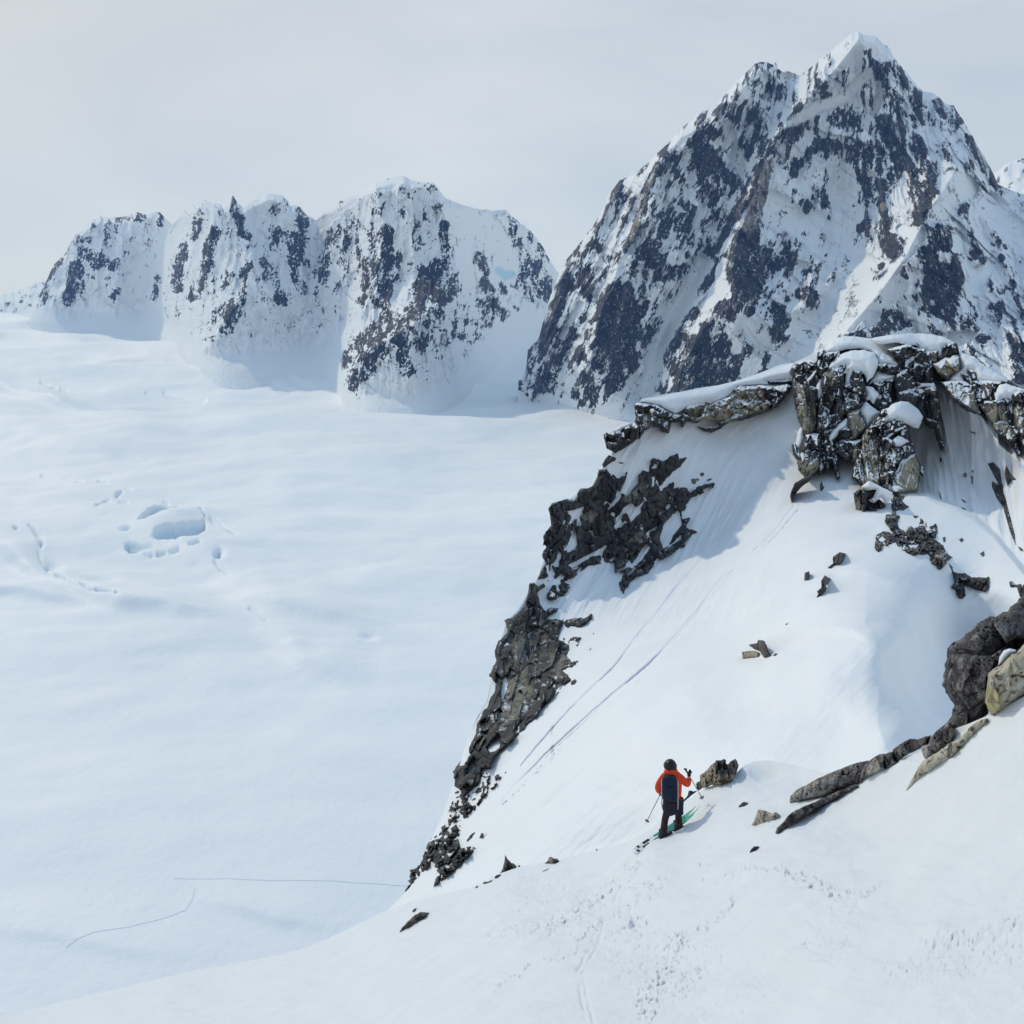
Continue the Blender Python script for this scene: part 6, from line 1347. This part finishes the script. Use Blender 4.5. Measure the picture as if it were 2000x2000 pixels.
def build_skier():
    pelvis = at(1315, 1567)
    hipL, hipR = at(1307, 1572), at(1325, 1572)
    ankL, ankR = at(1296, 1626, -.08), at(1326, 1615, .1)
    kneeL, kneeR = at(1299, 1599, .08), at(1325, 1593, .2)
    waist, chest = at(1313, 1553, .02), at(1311, 1530, .06)
    shL, shR = at(1294, 1519, .06), at(1329, 1518, .06)
    neck, head = at(1310, 1509, .08), at(1309, 1497, .11)
    elL, elR = at(1285, 1541, .06), at(1343, 1534, .12)
    haL, haR = at(1291, 1549, .28), at(1346, 1514, .22)
    root_p = FEET.copy()
    person = bpy.data.objects.new('person', None)
    P = lambda v: v - root_p
    # body: one continuous figure
    V = [pelvis, waist, chest, neck, head - (head - neck) * .15, head + (head - neck) * .45, hipL, kneeL, ankL, ankL + ski_h * .14 - UP * .03, hipR, kneeR, ankR, ankR + ski_h * .14 - UP * .03, shL, elL, haL, shR, elR, haR]
    E = [(0, 1), (1, 2), (2, 3), (3, 4), (4, 5), (0, 6), (6, 7), (7, 8), (8, 9), (0, 10), (10, 11), (11, 12), (12, 13), (2, 14), (14, 15), (15, 16), (2, 17), (17, 18), (18, 19)]
    Rr = [(.13, .11), (.12, .10), (.15, .11), .055, .075, .07, .085, .06, .042, .035, .085, .06, .042, .035, .06, .042, .03, .06, .042, .03]
    body = link('person', skin_mesh('person', [P(v) for v in V], E, Rr, M_SKIN), None, root_p)
    tag(body, 'skier in orange jacket, dark trousers and black helmet, seen from behind', 'person')
    # jacket
    J = [pelvis + UP * .02, waist, chest, neck + UP * .03, shL, elL, haL + (elL - haL) * .22, shR, elR, haR + (elR - haR) * .22, elL + (shL - elL) * .5 + RIGHT * -.015, elR + (shR - elR) * .5]
    JE = [(0, 1), (1, 2), (2, 3), (2, 4), (4, 10), (10, 5), (5, 6), (2, 7), (7, 11), (11, 8), (8, 9)]
    JR = [(.175, .14), (.165, .135), (.185, .14), (.105, .10), .088, .075, .056, .088, .078, .056, .086, .084]
    link('jacket', skin_mesh('jacket', [P(v) for v in J], JE, JR, M_JACKET, 2, 1), body)
    bm = bmesh.new()                                     # hood and collar bunched behind the neck
    bmesh.ops.create_uvsphere(bm, u_segments=16, v_segments=10, radius=1)
    bmesh.ops.transform(bm, matrix=Matrix.Translation(P(neck) - VIEW * .03 + UP * .035) @ Matrix.Diagonal((.135, .12, .095, 1)), verts=bm.verts)
    for v in bm.verts: v.co += v.normal * .012 * math.sin(v.co.x * 60 + v.co.z * 45)
    bm_obj('hood', bm, M_JACKET, body, True)
    # trousers
    T = [pelvis, hipL + UP * .0, kneeL, ankL + UP * .05, ankL - UP * .03, hipR, kneeR, ankR + UP * .05, ankR - UP * .03, pelvis + UP * .1, (hipL + kneeL) / 2, (hipR + kneeR) / 2]
    TE = [(0, 9), (0, 1), (1, 10), (10, 2), (2, 3), (3, 4), (0, 5), (5, 11), (11, 6), (6, 7), (7, 8)]
    TR = [(.145, .13), .10, .072, .074, .084, .10, .072, .074, .084, (.15, .13), .085, .085]
    link('trousers', skin_mesh('trousers', [P(v) for v in T], TE, TR, M_TROUSER, 2, 0), body)
    # boots
    for a in (ankL, ankR):
        bm = bmesh.new()
        g = Matrix((ski_h, Vector((-ski_h.y, ski_h.x, 0)), UP)).transposed()
        base = P(a) - UP * .05
        rbox(bm, base + ski_h * .05 - UP * .015, (.31, .105, .09), g, .03)
        rbox(bm, base - ski_h * .02 + UP * .06, (.15, .10, .16), g, .03)
        for k in range(3): rbox(bm, base + ski_h * (.11 - .06 * k) + UP * (.03 + .03 * k), (.018, .112, .012), g, .003, 1)
        bm_obj('boot', bm, M_BOOT, body, True)
    # helmet with a rim and goggle strap
    hc = P(head) + UP * .01
    bm = bmesh.new()
    bmesh.ops.create_uvsphere(bm, u_segments=24, v_segments=14, radius=1)
    for v in bm.verts:
        if v.co.z < -.35: v.co.z = -.35 - (v.co.z + .35) * -.25
        v.co.y *= 1.08
    bmesh.ops.transform(bm, matrix=Matrix.Translation(hc) @ Matrix.Diagonal((.125, .135, .135, 1)), verts=bm.verts)
    hm = bm_obj('helmet', bm, M_BLACK, body, True)
    bm = bmesh.new()
    n = 28; ring = []
    for k in range(n):
        t = 2 * math.pi * k / n
        ring.append([bm.verts.new(hc + Vector((math.cos(t) * .129, math.sin(t) * .147, dz + .02 * math.sin(t)))) for dz in (-.008, .022)])
    for k in range(n): bm.faces.new((ring[k][0], ring[(k + 1) % n][0], ring[(k + 1) % n][1], ring[k][1]))
    bm_obj('goggle_strap', bm, M_BLACK, hm, True)
    # gloves: palm, four unequal curled fingers and a thumb round the pole
    for ha, el, pole, s in ((haL, elL, (at(1293, 1546, .30), at(1262, 1608, .25)), 1), (haR, elR, (at(1339, 1503, .26), at(1374, 1562, .30)), -1)):
        ax = (pole[1] - pole[0]).normalized()
        fore = (ha - el).normalized()
        side = ax.cross(fore).normalized()
        V, E, Rr = [P(ha) - fore * .05, P(ha) + fore * .01, P(ha) + fore * .04], [(0, 1), (1, 2)], [.038, .045, .038]
        for k, ln in enumerate((.034, .039, .037, .029)):
            b = P(ha) + fore * .045 + ax * (.027 - .018 * k) * s
            i = len(V)
            V += [b, b + fore * ln + side * .008, b + fore * (ln + .004) + side * .034, b + fore * .018 + side * .05]
            E += [(2, i), (i, i + 1), (i + 1, i + 2), (i + 2, i + 3)]; Rr += [.012, .0115, .011, .010]
        i = len(V)
        V += [P(ha) + ax * .032 * s + side * .018, P(ha) + fore * .03 + ax * .036 * s + side * .045, P(ha) + fore * .05 + ax * .02 * s + side * .056]
        E += [(1, i), (i, i + 1), (i + 1, i + 2)]; Rr += [.016, .013, .011]
        link('glove', skin_mesh('glove', V, E, Rr, M_GLOVE, 1, 1), body)
    # dark loose layer hanging at the hips
    bm = bmesh.new()
    c = P(pelvis) - UP * .02
    rows = []
    for z, rx, ry in ((.12, .19, .16), (0, .20, .17), (-.10, .205, .175), (-.17, .20, .17)):
        rows.append([bm.verts.new(c + RIGHT * math.cos(t) * rx * (1 + .05 * math.sin(5 * t + z * 20)) + VIEW * math.sin(t) * ry + UP * (z + (.03 * math.sin(4 * t) if z < -.15 else 0))) for t in (2 * math.pi * k / 28 for k in range(28))])
    for r0, r1 in zip(rows[:-1], rows[1:]):
        for k in range(28): bm.faces.new((r1[k], r1[(k + 1) % 28], r0[(k + 1) % 28], r0[k]))
    bm_obj('hip_skirt', bm, plain_mat('skirt_cloth', (0.012, 0.016, 0.03), .8, .3, 14), body, True)

    # ---- backpack
    pk = at(1308, 1562, -.12)
    root = thing('backpack', 'tall navy ski pack with pale straps on the back of the skier', 'backpack', pk)
    Q = lambda v: v - pk
    top, bot = at(1308, 1515, -.10), at(1308.5, 1563, -.13)
    bm = bmesh.new()
    axis = (top - bot).normalized()
    out_ = -VIEW
    prof = [(0, .10, .07), (.04, .135, .10), (.25, .15, .125), (.55, .155, .13), (.80, .145, .12), (.93, .125, .10), (1.0, .085, .06)]
    rows = []
    H = (top - bot).length
    for t, hw, dp in prof:
        rows.append([bm.verts.new(Q(bot) + axis * H * t + RIGHT * hw * np.sign(math.cos(a)) * abs(math.cos(a)) ** .55 + out_ * dp * np.sign(math.sin(a)) * abs(math.sin(a)) ** .6) for a in (2 * math.pi * k / 24 for k in range(24))])
    for r0, r1 in zip(rows[:-1], rows[1:]):
        for k in range(24): bm.faces.new((r0[k], r0[(k + 1) % 24], r1[(k + 1) % 24], r1[k]))
    bm.faces.new(rows[0][::-1]); bm.faces.new(rows[-1])
    bm_obj('sack', bm, M_NAVY, root, True)
    bm = bmesh.new()
    rbox(bm, Q(bot) + axis * H * .90 + out_ * .03, (.25, .17, .09), Matrix((RIGHT, out_, axis)).transposed(), .035, 3)
    bm_obj('lid', bm, M_NAVY, root, True)
    bm = bmesh.new()
    rbox(bm, Q(bot) + axis * H * .42 + out_ * .135, (.17, .035, .26), Matrix((RIGHT, out_, axis)).transposed(), .016, 2)
    bm_obj('front_pocket', bm, M_NAVY, root, True)
    for s in (-1, 1):
        bm = bmesh.new()
        zs = [.92, .75, .62, .5, .38, .25, .12, -.05, -.3]
        pts = [Q(bot) + axis * H * z + RIGHT * s * (.150 + .008 * (k % 2)) + out_ * (.05 + .01 * (k % 2)) for k, z in enumerate(zs)]
        prev = None
        for k, p in enumerate(pts):
            r = (.006, .011, .014, .010, .014, .010, .012, .010, .007)[k]
            ring = [bm.verts.new(p + RIGHT * math.cos(a) * r + out_ * math.sin(a) * r) for a in (2 * math.pi * j / 8 for j in range(8))]
            if prev:
                for j in range(8): bm.faces.new((ring[j], ring[(j + 1) % 8], prev[(j + 1) % 8], prev[j]))
            prev = ring
        bm_obj('side_strap', bm, M_GREY, root, True)
        bm = bmesh.new()
        pts = [Q(shL if s < 0 else shR) + UP * .03 + out_ * .06 - RIGHT * s * .05, Q(shL if s < 0 else shR) + UP * .05 + out_ * -.02 - RIGHT * s * .04, Q(shL if s < 0 else shR) - UP * .03 + out_ * -.13 - RIGHT * s * .05]
        for a, b in zip(pts[:-1], pts[1:]): tube(bm, a, b, .026, .026, 10)
        bm_obj('shoulder_strap', bm, M_NAVY, root, True)
    bm = bmesh.new()
    tube(bm, Q(bot) + axis * .05 + RIGHT * -.15, Q(bot) + axis * .04 + RIGHT * .15, .03, .03, 10)
    bm_obj('hip_belt', bm, M_NAVY, root, True)

    # ---- skis
    def ski(center, label, tipm, tailm, lift):
        c = center
        root = thing('ski', label, 'ski', c, 'skis on the skier')
        d3 = (gr_ - gl_).normalized()
        lat = Vector((d3.y, -d3.x, 0)).normalized(); nrm_ = lat.cross(d3).normalized()
        if nrm_.z < 0: nrm_ = -nrm_
        secs = [(-.90, .055, .0), (-.80, .068, 0), (-.4, .060, 0), (0, .056, .0), (.4, .062, 0), (.65, .074, .006), (.78, .072, .035), (.86, .06, .08), (.90, .03, .11)]
        def part(nm, s0, s1, mat):
            bm = bmesh.new(); rows = []
            for t, hw, up in [s for s in secs if s0 - 1e-6 <= s[0] <= s1 + 1e-6]:
                p = d3 * t * SKI_LEN / 1.8 + nrm_ * (up + lift)
                rows.append([bm.verts.new(p + lat * a * hw * .74 + nrm_ * h) for a, h in ((-1, 0), (1, 0), (1, .012), (.8, .018), (-.8, .018), (-1, .012))])
            for r0, r1 in zip(rows[:-1], rows[1:]):
                for k in range(6): bm.faces.new((r0[k], r0[(k + 1) % 6], r1[(k + 1) % 6], r1[k]))
            bm.faces.new(rows[0][::-1]); bm.faces.new(rows[-1])
            bmesh.ops.recalc_face_normals(bm, faces=bm.faces)
            bm_obj(nm, bm, mat, root)
        part('tail', -.90, -.4, tailm); part('ski_deck', -.4, .4, M_TEAL); part('tip', .4, .90, tipm)
        g = Matrix((d3, lat, nrm_)).transposed()
        for t, l in ((-.80, .05), (-.60, .16)):
            bm = bmesh.new()
            rbox(bm, d3 * t + nrm_ * (lift + .019), (l, .08, .004), g, .002, 1)
            bm_obj('tail_stripe', bm, M_BLACK, root)
        for t, l in ((.17, .09), (-.16, .13)):
            bm = bmesh.new()
            rbox(bm, d3 * t + nrm_ * (lift + .035), (l, .075, .04), g, .01)
            bm_obj('binding', bm, M_BLACK, root, True)
    sL = fg_pt(1310, 1625) ; sR = fg_pt(1322, 1609)
    ski(sL, 'teal ski nearest the camera with raised mint tip and black and white tail', M_MINT, M_WHITE, .035)
    ski(sR - (gr_ - gl_).normalized() * .18, 'teal ski on the far side, mostly hidden behind the boots', M_MINT, M_WHITE, .035)

    # ---- poles
    def pole(a, b, label):
        root = thing('ski_pole', label, 'ski pole', b, 'ski poles in the hands of the skier')
        d = (b - a).normalized()
        q = lambda v: v - b
        bm = bmesh.new(); tube(bm, q(a) + d * .12, q(b) - d * .06, .009, .007, 8); bm_obj('shaft', bm, M_ALU, root, True)
        bm = bmesh.new(); tube(bm, q(a), q(a) + d * .13, .019, .014, 10); tube(bm, q(a) - d * .015 - RIGHT * .03, q(a) - d * .012 + RIGHT * .035, .016, .014, 8); bm_obj('grip', bm, M_BLACK, root, True)
        bm = bmesh.new()
        tube(bm, q(b) - d * .075, q(b) - d * .06, .05, .045, 14); bm_obj('basket', bm, M_ALU, root)
        bm = bmesh.new(); tube(bm, q(b) - d * .06, q(b), .006, .002, 8); bm_obj('tip', bm, M_ALU, root)
    pole(at(1294, 1543, .30), at(1261, 1609, .22), 'ski pole in the left hand, its basket hanging low behind')
    pole(at(1339, 1503, .24), at(1374, 1563, .30), 'ski pole held up in the right hand, its basket just off the snow')
build_skier()

# ------------------------------------------------------------------ thin blue air
def build_haze():
    bm = bmesh.new()
    bmesh.ops.create_cube(bm, size=1)
    me = bpy.data.meshes.new('haze'); bm.to_mesh(me); bm.free()
    lo, hi = Vector((-12000, -3000, -571.5)), Vector((12000, 10800, 800))
    o = link('haze', me, None, (lo + hi) / 2)
    o.scale = hi - lo
    m = bpy.data.materials.new('haze_air'); m.use_nodes = True
    nt = m.node_tree; nt.nodes.clear()
    on = nt.nodes.new('ShaderNodeOutputMaterial'); v = nt.nodes.new('ShaderNodeVolumePrincipled')
    v.inputs['Color'].default_value = (0.27, 0.50, 1.0, 1)
    v.inputs['Density'].default_value = 3.2e-5
    v.inputs['Absorption Color'].default_value = (0.72, 0.9, 1, 1)
    v.inputs['Anisotropy'].default_value = 0.1
    nt.links.new(v.outputs[0], on.inputs['Volume'])
    me.materials.append(m)
    o['kind'] = 'stuff'; o['label'] = 'thin blue haze in the valley air'
if HAZE:
    build_haze()
